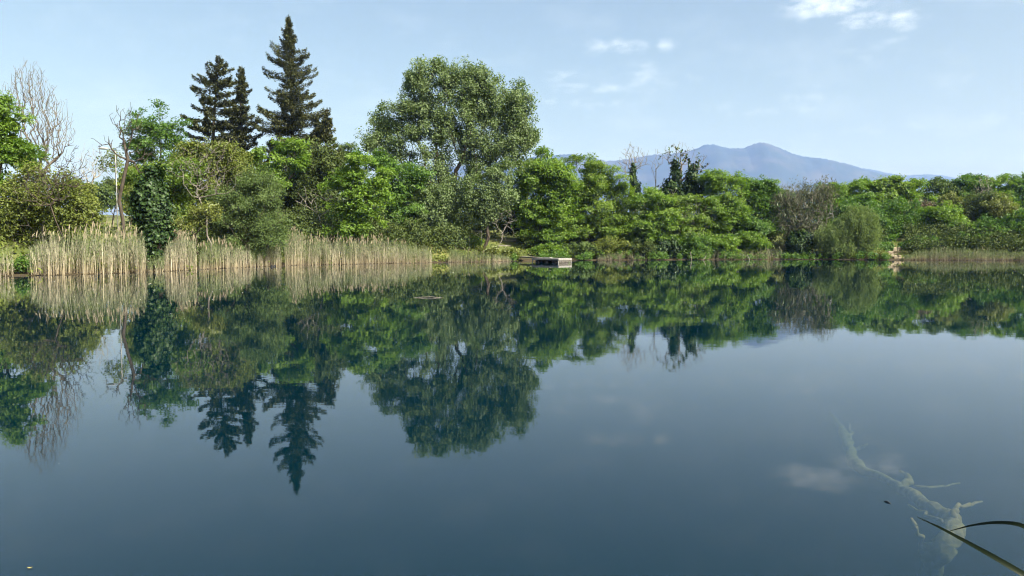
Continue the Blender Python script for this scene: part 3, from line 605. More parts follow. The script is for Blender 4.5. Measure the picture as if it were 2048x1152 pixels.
tree('locust_tree', 'spreading locust tree over the shaded reeds at right', 97, 2015, [(2000, 450, 40, 18), (2040, 445, 40, 20), (1985, 475, 36, 14), (2035, 478, 40, 18), (2070, 460, 40, 30), (1950, 472, 34, 14), (1915, 482, 26, 10), (2030, 496, 24, 12)], 'locust_deep', per=54, R=.7, size=.28, trunk_r=.16, dens=1.2, group=G1)
tree('leafy_shrub', 'leafy green shrub right of the stone steps', 98, 1835, [(1835, 488, 26, 10), (1815, 494, 18, 10), (1860, 482, 20, 10)], 'locust_deep', 'fine', 'shrub', per=50, R=.5, size=.22, trunk_r=.05, group=GS)
# far row along the skyline at right
for i, (u, v, w, mt, lab) in enumerate([
        (1665, 372, 36, 'locust', 'far row locust treetop directly above the grey willow'),
        (1720, 366, 36, 'locust', 'far row locust treetop above the pale willow'),
        (1780, 364, 36, 'locust_yellow', 'far row locust treetop under the trailing mountain slope'),
        (1828, 366, 28, 'locust', 'far row locust with ragged top above the dark round tree'),
        (1880, 366, 34, 'sage', 'far row locust treetop above the yellow-green round top'),
        (1940, 360, 34, 'locust_deep', 'far row locust treetop above the olive-brown tree'),
        (1996, 360, 36, 'locust', 'far row locust treetop above the golden rounded tree'),
        (2046, 360, 34, 'locust_deep', 'far row locust treetop cut by the right frame edge'),
        (1560, 384, 26, 'locust_deep', 'low far treetop between the two locusts and the grey willow')]):
    tree('locust_tree', lab, 128 if u > 1600 else 122, u, [(u - w * .4, v + 10, w * .6, 16), (u + w * .4, v + 8, w * .6, 16), (u, v - 2, w * .4, 10), (u - w * .5, v + 40, w * .8, 26), (u + w * .5, v + 42, w * .8, 26), (u, v + 75, w, 26)],
         mt, per=44, R=.85, size=.36, trunk_r=.17, dens=1.05, group=GBK)
tree('brown_tree', 'grey-brown leafless treetop among the far row locusts', 121, 1968, [(1968, 368, 20, 16), (1968, 388, 18, 14)], 'brown', 'fine', per=0, bare=160, R=.6, size=.2, trunk_r=.12, bark='bark_grey')
# low shrubs along the bank
for i, (u, v, ru, rv, mt, st, D, lab) in enumerate([
        (1100, 502, 34, 12, 'locust', 'fine', 93.2, 'low leafy shrub on the bank right behind the dock'),
        (1160, 500, 34, 14, 'sage', 'fine', 93.6, 'low shrub on the bank just right of the dock'),
        (1220, 495, 36, 18, 'olive', 'fine', 93.8, 'low olive shrub above the brown dry grass'),
        (1275, 500, 30, 18, 'dull', 'fine', 94, 'dull shrub at right end of the brown dry grass'),
        (1325, 495, 36, 22, 'ivy', 'ivy', 96, 'dark glossy shrub below the light green locust'),
        (1385, 492, 36, 24, 'locust_deep', 'fine', 96.5, 'dark green shrub over the dead stubs at water'),
        (1440, 490, 36, 20, 'locust', 'fine', 97.5, 'bright shrub above the pale reeds right of centre'),
        (1500, 485, 34, 18, 'locust', 'fine', 98.8, 'green shrub above the pale reeds near the grey willow'),
        (1645, 512, 26, 8, 'dull', 'fine', 98.3, 'dull low bush under the shaded willow bank'),
        (1762, 510, 18, 8, 'gold', 'fine', 94.6, 'yellow-green tuft of plants left of the stone steps'),
        (1020, 508, 16, 9, 'olive', 'fine', 88.5, 'grassy green tuft beside the dock gangway'),
        (985, 502, 26, 10, 'gold', 'fine', 87, 'yellow-green low plants beside the earth steps')]):
    tree('bank_shrub', lab, D, u, [(u, v, ru, rv), (u - ru * .5, v + 4, ru * .6, rv * .8), (u + ru * .5, v + 3, ru * .6, rv * .8)], mt, st, 'shrub', per=46, R=.45, size=.2, trunk_r=.04, fork=.3, dens=1.3, group=GS)
# trees seen in the gap at left, well beyond the bank
for u, v, ru, rv, D, mt, lab in [(172, 392, 30, 22, 92, 'olive', 'olive bush on the lawn beyond the left reeds'), (205, 386, 26, 20, 118, 'sage', 'grey-green bush on the lawn left of the lamp post'),
                                 (225, 368, 20, 14, 150, 'dull', 'small far tree just left of the lamp post'), (150, 372, 26, 16, 160, 'dull', 'small far tree behind the bare leaning branches'), (262, 360, 24, 26, 84, 'olive', 'olive green bush behind the crooked dead tree')]:
    tree('far_shrub', lab, D, u, [(u, v, ru, rv), (u - ru * .5, v + 6, ru * .6, rv * .8), (u + ru * .6, v + 7, ru * .6, rv * .7), (u, v + rv, ru * .9, rv * .6)], mt, 'fine', 'shrub', per=34, R=.7, size=.3, trunk_r=.07, dens=1.0, group=GS)

# ------------------------------------------------------------------ the wood behind, one mass
def backwood():
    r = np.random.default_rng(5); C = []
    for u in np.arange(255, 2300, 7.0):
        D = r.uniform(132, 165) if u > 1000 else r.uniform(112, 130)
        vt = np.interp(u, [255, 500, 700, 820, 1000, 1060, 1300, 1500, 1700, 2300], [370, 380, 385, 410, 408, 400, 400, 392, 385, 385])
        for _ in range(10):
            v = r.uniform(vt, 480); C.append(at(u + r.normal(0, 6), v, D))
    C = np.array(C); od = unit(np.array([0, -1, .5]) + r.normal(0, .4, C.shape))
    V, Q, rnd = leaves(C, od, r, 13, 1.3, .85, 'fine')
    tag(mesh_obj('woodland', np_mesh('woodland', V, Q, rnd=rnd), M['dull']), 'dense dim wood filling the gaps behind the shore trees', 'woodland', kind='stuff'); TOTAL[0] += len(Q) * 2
backwood()


# ------------------------------------------------------------------ reeds
def vnoise(u, period, seed):          # smooth random values along the bank, -1 to 1
    t = np.random.default_rng(seed).uniform(-1, 1, 4096); x = (u + 5000) / period; i = np.floor(x).astype(int); f = x - i; f = f * f * (3 - 2 * f)
    return t[i % 4096] * (1 - f) + t[(i + 1) % 4096] * f
def reed_bed(name, label, pts, seed, deep=2.2, per_m2=26, green=.45, plume=.5, low=.64, tan=1.0, lean=.065, width=.019):
    """pts: (u, v of the tops, v of the waterline) along the bank"""
    r = np.random.default_rng(seed)
    us = np.array([p[0] for p in pts], float); vt = np.array([p[1] for p in pts], float); vw = np.array([p[2] for p in pts], float)
    a, b = on_water(us[0], vw[0]), on_water(us[-1], vw[-1])
    length = np.linalg.norm(b - a); n = int(length * deep * per_m2 * 1.9)
    u = r.uniform(us[0], us[-1], n)
    thin = vnoise(u, 22, seed) * .7 + vnoise(u, 6, seed + 50) * .5
    u = u[r.random(n) < .75 + .25 * thin]; n = len(u)
    off = r.random(n) ** 1.3 * deep - .35 + .30 * vnoise(u, 14, seed + 100)
    wv = np.interp(u, us, vw); tv = np.interp(u, us, vt)
    d = np.stack([(u - CU) / FPX, CP + (CV - wv) / FPX * SP, -SP + (CV - wv) / FPX * CP], 1)
    W = d * (-H / d[:, 2])[:, None] + np.array([0, 0, H])
    W[:, 1] += off; W[:, 0] += off * (u - CU) / FPX
    dt = np.stack([(u - CU) / FPX, CP + (CV - tv) / FPX * SP, -SP + (CV - tv) / FPX * CP], 1)
    top = (H + dt[:, 2] * (W[:, 1] / dt[:, 1]))
    zb = np.maximum(terrain(W[:, 0], W[:, 1]), -.12); zb = np.minimum(zb, .5)
    clump = .91 + .07 * vnoise(u, 26, seed + 150) + .07 * vnoise(u, 8, seed + 200)
    hgt = np.maximum((top - zb), .4) * clump * (low + (1.06 - low) * r.random(n) ** .7) * (.80 + .20 * np.clip(off / 1.2, 0, 1)) * (.72 + .28 * np.clip(np.minimum(u - us[0], us[-1] - u) / 9.0 + .25 * r.random(n), 0, 1))
    sweep = vnoise(u, 60, seed + 250)
    ln = r.normal(0, lean, (n, 2)) + np.stack([sweep * .06 + .07 * vnoise(u, 13, seed + 300), np.zeros(n)], 1)
    ang = r.uniform(-1.2, 1.2, n); sd = np.stack([np.cos(ang), np.sin(ang), np.zeros(n)], 1)
    w = r.uniform(.6, 1.3, n) * width
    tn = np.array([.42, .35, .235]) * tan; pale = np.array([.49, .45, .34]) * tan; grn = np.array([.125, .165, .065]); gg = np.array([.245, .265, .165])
    V, Q, C = [], [], []; off_v = 0
    def strip(P, Wd, S, cols):           # P: list of (n,3), widths, colours per row
        nonlocal off_v
        k = len(P); m = len(P[0]); rows = []; cc = []
        for p, ww, c in zip(P, Wd, cols):
            rows += [p - S * ww[:, None] * .5, p + S * ww[:, None] * .5]; cc += [c, c]
        rows = np.stack(rows, 1); cc = np.stack(cc, 1)
        q = np.concatenate([np.array([[2 * i, 2 * i + 1, 2 * i + 3, 2 * i + 2]]) for i in range(k - 1)])
        V.append(rows.reshape(-1, 3)); C.append(cc.reshape(-1, 3)); Q.append((q[None] + (np.arange(m) * 2 * k)[:, None, None]).reshape(-1, 4) + off_v); off_v += m * 2 * k
    up = np.array([0, 0, 1.0])
    base = np.stack([W[:, 0], W[:, 1], zb], 1)
    def along(t): return base + np.stack([ln[:, 0] * hgt * t ** 1.8, ln[:, 1] * hgt * t ** 1.6, hgt * t], 1)
    cl = vnoise(u, 30, seed + 350) + .6 * vnoise(u + off * 9, 9, seed + 400)
    gr = (r.random(n) < green * (1 + .6 * cl))[:, None]; v_ = (r.uniform(.5, 1.2, n) * (1 + .16 * vnoise(u + off * 5, 18, seed + 450)))[:, None]
    lowc = np.where(r.random(n)[:, None] < .75, tn, pale) * v_
    midc = np.where(gr, gg, pale) * v_; topc = np.where(gr, grn * 1.2, gg * 1.05) * v_
    strip([along(0), along(.35), along(.7), along(1)], [w, w * .9, w * .75, w * .3], sd, [lowc, (lowc + midc) / 2, midc, topc])
    for j in range(3):                   # narrow leaves up the stem
        t0 = r.uniform(.25, .92, n); a2 = r.uniform(0, 6.28, n); L_ = r.uniform(.28, .6, n) * np.clip(hgt / 3, .35, 1)
        dr = np.stack([np.cos(a2), np.sin(a2) * .6, np.zeros(n)], 1); p0 = along(0) * (1 - t0)[:, None] + along(1) * t0[:, None]
        p1 = p0 + dr * (L_ * .45)[:, None] + up * (L_ * r.uniform(.35, .8, n))[:, None]; p2 = p1 + dr * (L_ * .5)[:, None] + up * (L_ * r.uniform(-.35, .35, n))[:, None]
        S = np.stack([-np.sin(a2), np.cos(a2), np.full(n, .5)], 1)
        lc = np.where((t0[:, None] > .4) | gr, np.where(gr, grn, gg * .85), pale * .8) * r.uniform(.6, 1.25, n)[:, None]
        strip([p0, p1, p2], [w * 1.1, w * 1.6, w * .3], unit(S), [lc, lc, lc])
    k = (r.random(n) < plume * .4) & (hgt > np.median(hgt))
    if k.any():                          # feathery plume at the tip
        tp = along(1)[k]; m = len(tp); hw = r.uniform(.035, .08, m); hl = r.uniform(.18, .42, m); tilt = np.stack([r.normal(.06, .06, m), r.normal(0, .05, m), np.zeros(m)], 1)
        pc = np.array([.34, .295, .215]) * r.uniform(.7, 1.25, m)[:, None]
        for rot in (0, 1.4):
            S = np.stack([np.cos(ang[k] + rot), np.sin(ang[k] + rot), np.zeros(m)], 1)
            strip([tp - up * .05, tp + up * (hl * .45)[:, None] + tilt * .4, tp + up * hl[:, None] + tilt], [hw * .3, hw, hw * .15], S, [pc, pc, pc * 1.1])
    o = mesh_obj(name, np_mesh(name, np.concatenate(V), np.concatenate(Q), col=np.concatenate(C)), M['reed'])
    TOTAL[0] += sum(len(q) for q in Q) * 2
    return tag(o, label, 'reeds', kind='stuff')
reed_bed('reeds', 'thin pale reeds at the left frame edge before the shrub', [(-50, 492, 555), (0, 492, 553), (28, 488, 552)], 1, 1.8, 26, .4, .1)
reed_bed('reeds', 'tallest and widest reed bed, tan and grey-green, on left', [(56, 492, 551.5), (70, 470, 551), (130, 457, 549.8), (185, 447, 548.3), (225, 443, 547), (265, 448, 545.7), (294, 462, 545)], 2, 3.2, 34, .42, .45)
reed_bed('reeds', 'narrow tan reed clump just right of the ivy snag', [(328, 478, 543), (345, 462, 542), (375, 458, 540.6), (395, 470, 539.8)], 3, 2.4, 36, .35, .6)
reed_bed('reeds', 'green-tinged reed bed under the round sage bush', [(397, 478, 539.7), (430, 470, 538), (470, 480, 536), (512, 490, 534)], 4, 1.8, 30, .6, .4)
reed_bed('reeds', 'short dense tan reeds right of the sage bush', [(514, 490, 533.8), (530, 476, 533), (550, 474, 532.4), (563, 480, 532)], 5, 2.2, 40, .2, .4)
reed_bed('reeds', 'long feathery reed bed stretching towards the poplar', [(570, 472, 531.8), (580, 460, 531.3), (640, 464, 529.7), (690, 470, 528.7), (720, 477, 528.1), (765, 465, 527.2), (785, 480, 526.9), (815, 480, 526.4), (864, 492, 525.6)], 6, 3.0, 30, .5, .55)
reed_bed('reeds', 'low green reeds at the foot of the poplar', [(896, 494, 525.2), (940, 496, 524.5), (985, 502, 523.7), (1022, 512, 522.8)], 7, 1.6, 30, .85, .05, tan=.8)
reed_bed('dry_grass', 'low brown dry grass at the water right of the dock', [(1195, 508, 520.8), (1240, 498, 520.4), (1275, 500, 520.2), (1298, 510, 520)], 8, 1.8, 16, .3, .05, low=.4, tan=.7, lean=.16)
reed_bed('reeds', 'pale thin reeds left of the grey willow', [(1395, 505, 519.6), (1440, 494, 519.4), (1500, 492, 519.2), (1545, 488, 518.9), (1572, 494, 518.8)], 9, 2.2, 9, .85, .05, low=.45, tan=.7, lean=.1)
reed_bed('reeds', 'wide reed bed with shade-darkened stalks beside the stone steps at right', [(1808, 506, 520.4), (1845, 495, 520.4), (1900, 491, 520.5), (1960, 494, 521), (2010, 496, 521.3), (2060, 500, 521.6), (2110, 502, 522)], 10, 2.6, 30, .85, .05, tan=.6)  # stalk colours darkened in place of the trees' shade on this bed
reed_bed('water_grass', 'bright green grass tufts between the ivy snag and reeds', [(296, 508, 545), (312, 505, 544.2), (328, 495, 543)], 12, 1.6, 40, 1.0, 0, low=.5, lean=.14)


def undergrowth():
    r = np.random.default_rng(77); P = []
    while len(P) < 6500:
        D = r.uniform(40, 125); u = r.uniform(-60, 2120); X = (u - CU) / FPX * D; P.append((X, D))
    P = np.array(P); d = lake_dist(P[:, 0], P[:, 1]); P = P[(d > .05) & (d < 17)]
    gap = (lambda u: (u > 985) & (u < 1032))(P[:, 0] / P[:, 1] * FPX + CU) | (lambda u: (u > 1770) & (u < 1808))(P[:, 0] / P[:, 1] * FPX + CU)
    P = P[~gap]
    hgt = r.uniform(.1, .6, len(P)); z = terrain(P[:, 0], P[:, 1])
    C = np.stack([P[:, 0], P[:, 1], z + hgt * .6], 1); od = unit(np.array([0, 0, 1.0]) + r.normal(0, .5, C.shape))
    V, Q, rnd = leaves(C, od, r, 13, .75, .36, 'fine')
    tag(mesh_obj('undergrowth', np_mesh('undergrowth', V, Q, rnd=rnd), M['olive']), 'low weedy undergrowth covering the bank behind the reeds', 'undergrowth', kind='stuff'); TOTAL[0] += len(Q) * 2
undergrowth()
def brush():  # dark leaf colour here stands in for the gloom under the trees
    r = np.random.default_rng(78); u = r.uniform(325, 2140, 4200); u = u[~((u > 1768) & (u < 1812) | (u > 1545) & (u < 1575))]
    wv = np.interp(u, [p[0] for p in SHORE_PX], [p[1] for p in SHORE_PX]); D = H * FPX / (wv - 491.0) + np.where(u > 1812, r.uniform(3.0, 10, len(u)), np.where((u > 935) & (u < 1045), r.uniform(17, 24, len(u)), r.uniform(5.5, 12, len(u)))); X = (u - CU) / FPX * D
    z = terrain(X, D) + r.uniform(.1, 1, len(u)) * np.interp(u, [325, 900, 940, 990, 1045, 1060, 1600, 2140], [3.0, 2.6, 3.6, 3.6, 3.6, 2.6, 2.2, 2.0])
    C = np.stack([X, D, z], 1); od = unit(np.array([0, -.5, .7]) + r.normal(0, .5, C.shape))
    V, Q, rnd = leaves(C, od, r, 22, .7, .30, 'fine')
    tag(mesh_obj('brushwood', np_mesh('brushwood', V, Q, rnd=rnd), M['dull']), 'tangled brush with shade-dark leaves filling the space under the shore trees', 'brush', kind='stuff'); TOTAL[0] += len(Q) * 2
brush()
def waterside():
    r = np.random.default_rng(79); u = r.uniform(1025, 1775, 1100); u = u[~((u > 1030) & (u < 1075)) & ~((u > 1200) & (u < 1295) & (r.random(len(u)) < .75)) & ~((u > 1430) & (u < 1570) & (r.random(len(u)) < .6))]
    keep = vnoise(u, 12, 7) + .5 * vnoise(u, 5, 8) > -.35; u = u[keep]
    wv = np.interp(u, [p[0] for p in SHORE_PX], [p[1] for p in SHORE_PX]); D = H * FPX / (wv - 491.0) + r.uniform(-.5, 1.2, len(u)); X = (u - CU) / FPX * D
    z = .12 + r.random(len(u)) ** 1.5 * (.75 + .4 * vnoise(u, 30, 9))
    C = np.stack([X, D, z], 1); od = unit(np.array([0, -.7, .5]) + r.normal(0, .5, C.shape))
    V, Q, rnd = leaves(C, od, r, 18, .42, .22, 'fine'); V = V.reshape(-1, 4, 3); ok = V[:, :, 2].min(1) > .03
    V = V[ok].reshape(-1, 3); Q = np.arange(len(V)).reshape(-1, 4)
    tag(mesh_obj('waterside_weeds', np_mesh('waterside_weeds', V, Q, rnd=rnd[ok]), M['locust_deep']), 'low green weeds overhanging the water along the far bank', 'weeds', kind='stuff'); TOTAL[0] += len(Q) * 2
waterside()

# ------------------------------------------------------------------ small things on the banks
M['deck'] = noise_mat('weathered_white_boards', (.14, .138, .132), (.31, .305, .29), 6, .7, (1, 6, 1), .2)
M['dark_float'] = noise_mat('black_plastic_float', (.012, .012, .013), (.03, .03, .032), 3, .5)
M['white_paint'] = noise_mat('white_painted_metal', (.22, .22, .22), (.33, .33, .33), 5, .45, (1, 1, .4))
M['lamp_glass'] = noise_mat('milky_lamp_cover', (.25, .26, .27), (.36, .37, .38), 3, .3)
M['stone'] = noise_mat('sandy_stone', (.16, .135, .095), (.30, .255, .18), 2.6, .9, (1, 1, 1), .6)
M['plank'] = noise_mat('grey_step_timber', (.16, .145, .125), (.32, .30, .27), 3, .85, (1, 4, 4), .4)
M['earth'] = noise_mat('trodden_earth', (.06, .05, .038), (.13, .11, .085), 1.2, .95, (1, 1, 1), .5)

def child(parent, name, mat, build, smooth=False):
    g = Geo(); build(g); return g.obj(name, mat, parent, smooth)
def rotz(a): c, s_ = math.cos(a), math.sin(a); return np.array([[c, s_, 0], [-s_, c, 0], [0, 0, 1.0]])

def dock():
    near = on_water(1117, 526.2); yaw = math.radians(40)
    L1 = np.array([-math.cos(yaw), math.sin(yaw), 0]); L2 = np.array([math.sin(yaw), math.cos(yaw), 0]); A, B = 3.5, 2.35
    root = empty('floating_dock', near); tag(root, 'white-topped floating dock on dark floats in front of the bank', 'dock')
    ax = np.array([L1, L2, [0, 0, 1]])
    n = 16
    for i in range(n):
        child(root, 'deck_plank', M['deck'], lambda g: g.box(L1 * (A * (i + .5) / n) + L2 * B / 2 + np.array([0, 0, .46 + (i % 3) * .002]), (A / n - .012, B + .06, .035), ax))
    for nm, c, sz in (('fascia_board', L1 * A / 2 + np.array([0, 0, .36]), (A, .04, .15)), ('fascia_board', L1 * A / 2 + L2 * B + np.array([0, 0, .36]), (A, .04, .15)),
                      ('fascia_board', L2 * B / 2 + np.array([0, 0, .36]), (.04, B - .05, .16)), ('fascia_board', L2 * B / 2 + L1 * A + np.array([0, 0, .36]), (.04, B - .05, .16))):
        child(root, nm, M['deck'] if nm else None, lambda g: g.box(c, sz, ax))
    for k in range(3):
        child(root, 'side_slat', M['plank'], lambda g: g.box(L2 * B / 2 + L1 * .03 + np.array([0, 0, .24 - k * .085]), (.025, B - .3, .03), ax))
    for i in (.18, .5, .82):
        for j in (.25, .75):
            p = L1 * A * i + L2 * B * j
            child(root, 'float', M['dark_float'], lambda g: g.tube([p - L2 * .5 + np.array([0, 0, .06]), p + L2 * .5 + np.array([0, 0, .06])], .22, 12), True)
    for a, b in ((.02, .02), (.98, .02), (.02, .98), (.98, .98)):
        p = L1 * A * a + L2 * B * b
        child(root, 'corner_post', M['deck'], lambda g: g.box(p + np.array([0, 0, .16]), (.09, .09, .36), ax))
    child(root, 'box_locker', M['deck'], lambda g: g.box(L1 * A * .72 + L2 * B * .6 + np.array([0, 0, .52]), (1.0, .5, .06), ax))
    # gangway back to the bank
    e = near + L1 * A * .8 + L2 * B; e[2] = .44; f = at(1032, 517.5, 91); f[2] = .5
    gw = empty('gangway', e); tag(gw, 'narrow dark plank gangway linking the bank to the dock', 'gangway')
    dv = f - e; ln = np.linalg.norm(dv); dx = dv / ln; dy = np.cross([0, 0, 1], dx); dy /= np.linalg.norm(dy)
    for k in (-1, 1):
        child(gw, 'beam', M['plank'], lambda g: g.box(dv / 2 + dy * .32 * k + np.array([0, 0, -.05]), (ln, .06, .1), np.array([dx, dy, np.cross(dx, dy)])))
    m = 14
    for i in range(m):
        child(gw, 'plank', M['bark_grey'], lambda g: g.box(dv * ((i + .5) / m) + np.array([0, 0, .02]), (ln / m - .02, .78, .03), np.array([dx, dy, np.cross(dx, dy)])))
dock()

def lamp(label, u, v_top, D, head=-.9, sc=1.0, ground=None):
    X = at(u, 480, D)[0]; bz = float(terrain(np.array([X]), np.array([D]))[0]); top = at(u, v_top, D)[2]; h_ = top - bz
    root = empty('lamp_post', (X, D, bz)); tag(root, label, 'lamp post', 'lamp posts')
    child(root, 'pole', M['white_paint'], lambda g: g.tube([(0, 0, -.2), (0, 0, h_ * .5), (0, 0, h_ * .97)], [.048 * sc, .042 * sc, .036 * sc], 10), True)
    child(root, 'arm', M['white_paint'], lambda g: g.tube([(0, 0, h_ * .95), (head * .3, 0, h_ * .99), (head, 0, h_ + .02)], .035 * sc, 8), True)
    def hd(g):
        a = np.linspace(0, 2 * np.pi, 16, endpoint=False)
        for (r0, z0), (r1, z1) in zip([(.0, .14), (.22, .11), (.40, .03), (.42, -.03), (.30, -.07)], [(.22, .11), (.40, .03), (.42, -.03), (.30, -.07), (0, -.08)]):
            A_ = np.stack([np.cos(a) * r0 * sc + head, np.sin(a) * r0 * sc * .7, np.full(16, z0 * sc + h_)], 1); B_ = np.stack([np.cos(a) * r1 * sc + head, np.sin(a) * r1 * sc * .7, np.full(16, z1 * sc + h_)], 1)
            g.add(np.vstack([A_, B_]), Q=[(i, 16 + i, 16 + (i + 1) % 16, (i + 1) % 16) for i in range(16)])
    child(root, 'lamp_head', M['lamp_glass'], hd, True)
    child(root, 'base_plate', M['white_paint'], lambda g: g.box((0, 0, .06), (.26, .26, .12)))
lamp('tall white lamp post beside the crooked dead tree on left', 236, 297, 62, -.95)
lamp('small pale lamp post half hidden behind the grey willow', 1665, 428, 104, -.25, .8)

def barrier():
    p = at(951, 468, 90.5); bz = float(terrain(np.array([p[0]]), np.array([90.5]))[0]); zt = at(951, 461.5, 90.5)[2]; w = .72
    root = empty('barrier', (p[0], 90.5, bz)); tag(root, 'white cross-braced barrier behind low plants right of the poplar', 'barrier'); h_ = zt - bz
    for k in (-1, 1): child(root, 'post', M['white_paint'], lambda g: g.box((w * k, 0, h_ / 2 - .1), (.07, .07, h_ + .2)))
    child(root, 'top_rail', M['white_paint'], lambda g: g.box((0, 0, h_ - .035), (2 * w - .075, .06, .07)))
    for k in (-1, 1): child(root, 'brace', M['white_paint'], lambda g: g.tube([(-w * k, .012 * k, h_ - .08), (w * k, .012 * k, h_ - .85)], .025, 6), True)
barrier()

def ground_hit(u, v, D0, D1=130.0):     # where the sight line meets the ground
    D = np.arange(D0, D1, .1); P = np.array([at(u, v, d) for d in D]); k = np.nonzero(terrain(P[:, 0], D) >= P[:, 2])[0]
    return float(D[k[0]]) if len(k) else D1
def earth_steps():
    root = empty('earth_steps', at(1008, 500, 93)); base = np.array(root.location); tag(root, 'shaded earth steps edged with timber leading down to the gangway', 'steps')
    for k, (u0, u1, v, D) in enumerate(((1002, 1040, 517, 91.0), (996, 1034, 504, 93.0), (994, 1022, 491.5, 95.5), (988, 1032, 481, 98.5))):
        D = ground_hit((u0 + u1) / 2, v, 84.2, 112); a, b = at(u0, v, D - .1), at(u1, v, D - .1)
        child(root, 'timber_edge', M['plank'], lambda g: g.box((a + b) / 2 - base, (b[0] - a[0], .16, .2)))
        child(root, 'tread', M['earth'], lambda g: g.box((a + b) / 2 - base + np.array([0, .95, -.42]), (b[0] - a[0] - .02, 1.7, 1.0)))
    a = at(992, 478, 97); b_ = at(992, 491, 97)
    child(root, 'marker_post', M['white_paint'], lambda g: g.tube([b_ - base, a - base], .05, 8), True)
earth_steps()

def stone_steps():
    root = empty('stone_steps', on_water(1790, 520)); base = np.array(root.location); tag(root, 'sunlit sandy stone steps descending to the water at right', 'steps')
    r = random.Random(4)
    for k, (u0, u1, v, D, dp) in enumerate(((1779, 1797, 497.5, 99, 2.2), (1774, 1800, 505, 96.6, 1.0), (1772, 1792, 509, 95.2, 1.0), (1778, 1800, 513, 94.0, 1.1), (1786, 1810, 517, 92.9, .9))):
        D = ground_hit((u0 + u1) / 2, v, 93.0, 110) + .2; dp = dp * .8; a, b = at(u0, v, D), at(u1, v, D); c = (a + b) / 2; w = b[0] - a[0]; n = 2 if k in (0, 1) else 3
        for j in range(n):
            x = a[0] + w * (j + .5) / n; dz = r.uniform(-.04, .04)
            def slab(g):
                hh = .26; V = []; jx = lambda: r.uniform(-.05, .05)
                for z in (-hh, hh * .55):
                    for sx, sy in ((-1, -1), (1, -1), (1, 1), (-1, 1)): V.append((x - base[0] + sx * (w / n / 2 - .025) + jx(), c[1] - base[1] + sy * dp / 2 + jx(), c[2] - base[2] + z + dz + jx() * .3))
                for sx, sy in ((-1, -1), (1, -1), (1, 1), (-1, 1)): V.append((x - base[0] + sx * (w / n / 2 - .10), c[1] - base[1] + sy * (dp / 2 - .10), c[2] - base[2] + hh * .8 + dz))
                g.add(V, Q=[(3, 2, 1, 0), (0, 1, 5, 4), (1, 2, 6, 5), (2, 3, 7, 6), (3, 0, 4, 7), (4, 5, 9, 8), (5, 6, 10, 9), (6, 7, 11, 10), (7, 4, 8, 11), (8, 9, 10, 11)])
            child(root, 'stone_slab', M['stone'], slab)
stone_steps()

def hedge(label, u0, u1, vt, vb, D, seed):
    r = np.random.default_rng(seed); a, b = at(u0, vt, D), at(u1, vb, D); base = np.array([(a[0] + b[0]) / 2, D, b[2]]); root = empty('hedge', base); n = 420
    S = np.array([(b[0] - a[0]) / 2, .8, (a[2] - b[2]) / 2]); p = r.uniform(-1, 1, (n, 3)); k = r.integers(0, 3, n); p[np.arange(n), k] = np.sign(p[np.arange(n), k])
    od = np.zeros((n, 3)); od[np.arange(n), k] = p[np.arange(n), k]
    V, Q, rnd = leaves(p * S + np.array([0, 0, S[2]]), od, r, 12, .28, .16, 'ivy')
    mesh_obj('foliage', np_mesh('foliage', V, Q, rnd=rnd), M['locust_deep'], root)
    child(root, 'stems', M['bark'], lambda g: [g.tube([(x, 0, -.4), (x + .05, 0, S[2] * 1.6)], [.04, .02], 5) for x in np.linspace(-S[0] * .85, S[0] * .85, 7)])
    tag(root, label, 'hedge', 'clipped hedges'); TOTAL[0] += len(Q) * 2
hedge('clipped hedge left of the sandy stone steps', 1742, 1779, 487.5, 503, 98.5, 1)
hedge('clipped hedge right of the sandy stone steps', 1797, 1822, 488.5, 502, 99.5, 2)

def rail():
    a, b = at(1618, 484.5, 99), at(1656, 485, 99); root = empty('hand_rail', (a[0], a[1], float(terrain(a[:1], a[1:2])[0]))); base = np.array(root.location)
    tag(root, 'pale low hand rail in the shade right of the grey willow', 'railing')
    child(root, 'rail', M['white_paint'], lambda g: g.box((a + b) / 2 - base, (b[0] - a[0], .07, .09)))
    for t in (.04, .5, .96):
        p = a + (b - a) * t
        child(root, 'post', M['plank'], lambda g: g.box(((p[0] - base[0]), .04, (p[2] - base[2]) / 2 - .1), (.08, .08, p[2] - base[2] + .1)))
rail()

# dead stubs and sticks at the waterline and on the lake
def stick(name, label, pts, rad, mat, cat, group=None, k=6):
    base = np.array(pts[0], float); root = None
    g = Geo(); g.tube(np.array(pts) - base, rad, k); o = g.obj(name, M[mat], None, True); o.location = base
    return tag(o, label, cat, group)
w = on_water
stick('dead_stub', 'dark upright stub in the water before the tan reeds', [w(543, 534) - [0, 0, .3], w(543, 533.5) + [0, 0, .06], w(543.5, 533.5) + [.02, 0, .17]], [.13, .12, .07], 'dark_float', 'stub', 'dead wood at the waterline')
stick('dead_stub', 'dark forked snag in the water beside the upright stub', [w(547, 534) - [.02, 0, .2], w(548, 533.5) + [0, 0, .05], w(551, 533.2) + [0, 0, .10]], [.09, .08, .05], 'dark_float', 'stub', 'dead wood at the waterline')
for (u0, v0, u1, v1, rr, lab) in ((1382, 521, 1381, 504, .07, 'pale leaning dead stem at the water below the dark green shrub'), (1402, 521, 1412, 512, .06, 'pale dead branch slanting into the water right of the leaning stem'), (1500, 520.5, 1494, 509, .08, 'dark dead stem tilted in the pale reeds')):
    a = on_water(u0, v0) - [0, 0, .3]; b = at(u1, v1, a[1] + .4)
    stick('dead_branch', lab, [a, (a + b) / 2 + [.06, 0, .03], b], [rr * .7, rr * .6, rr * .4], 'bark_grey', 'dead wood', 'dead wood at the waterline')
stick('floating_branch', 'thin pale branch floating on the poplar reflection', [w(818, 595.5) - [0, 0, .02], w(845, 595.5) + [0, 0, .02], w(862, 595.7) + [0, .05, .03], w(888, 595.7) - [0, 0, .01]], [.008, .014, .016, .008], 'bark_grey', 'branch')
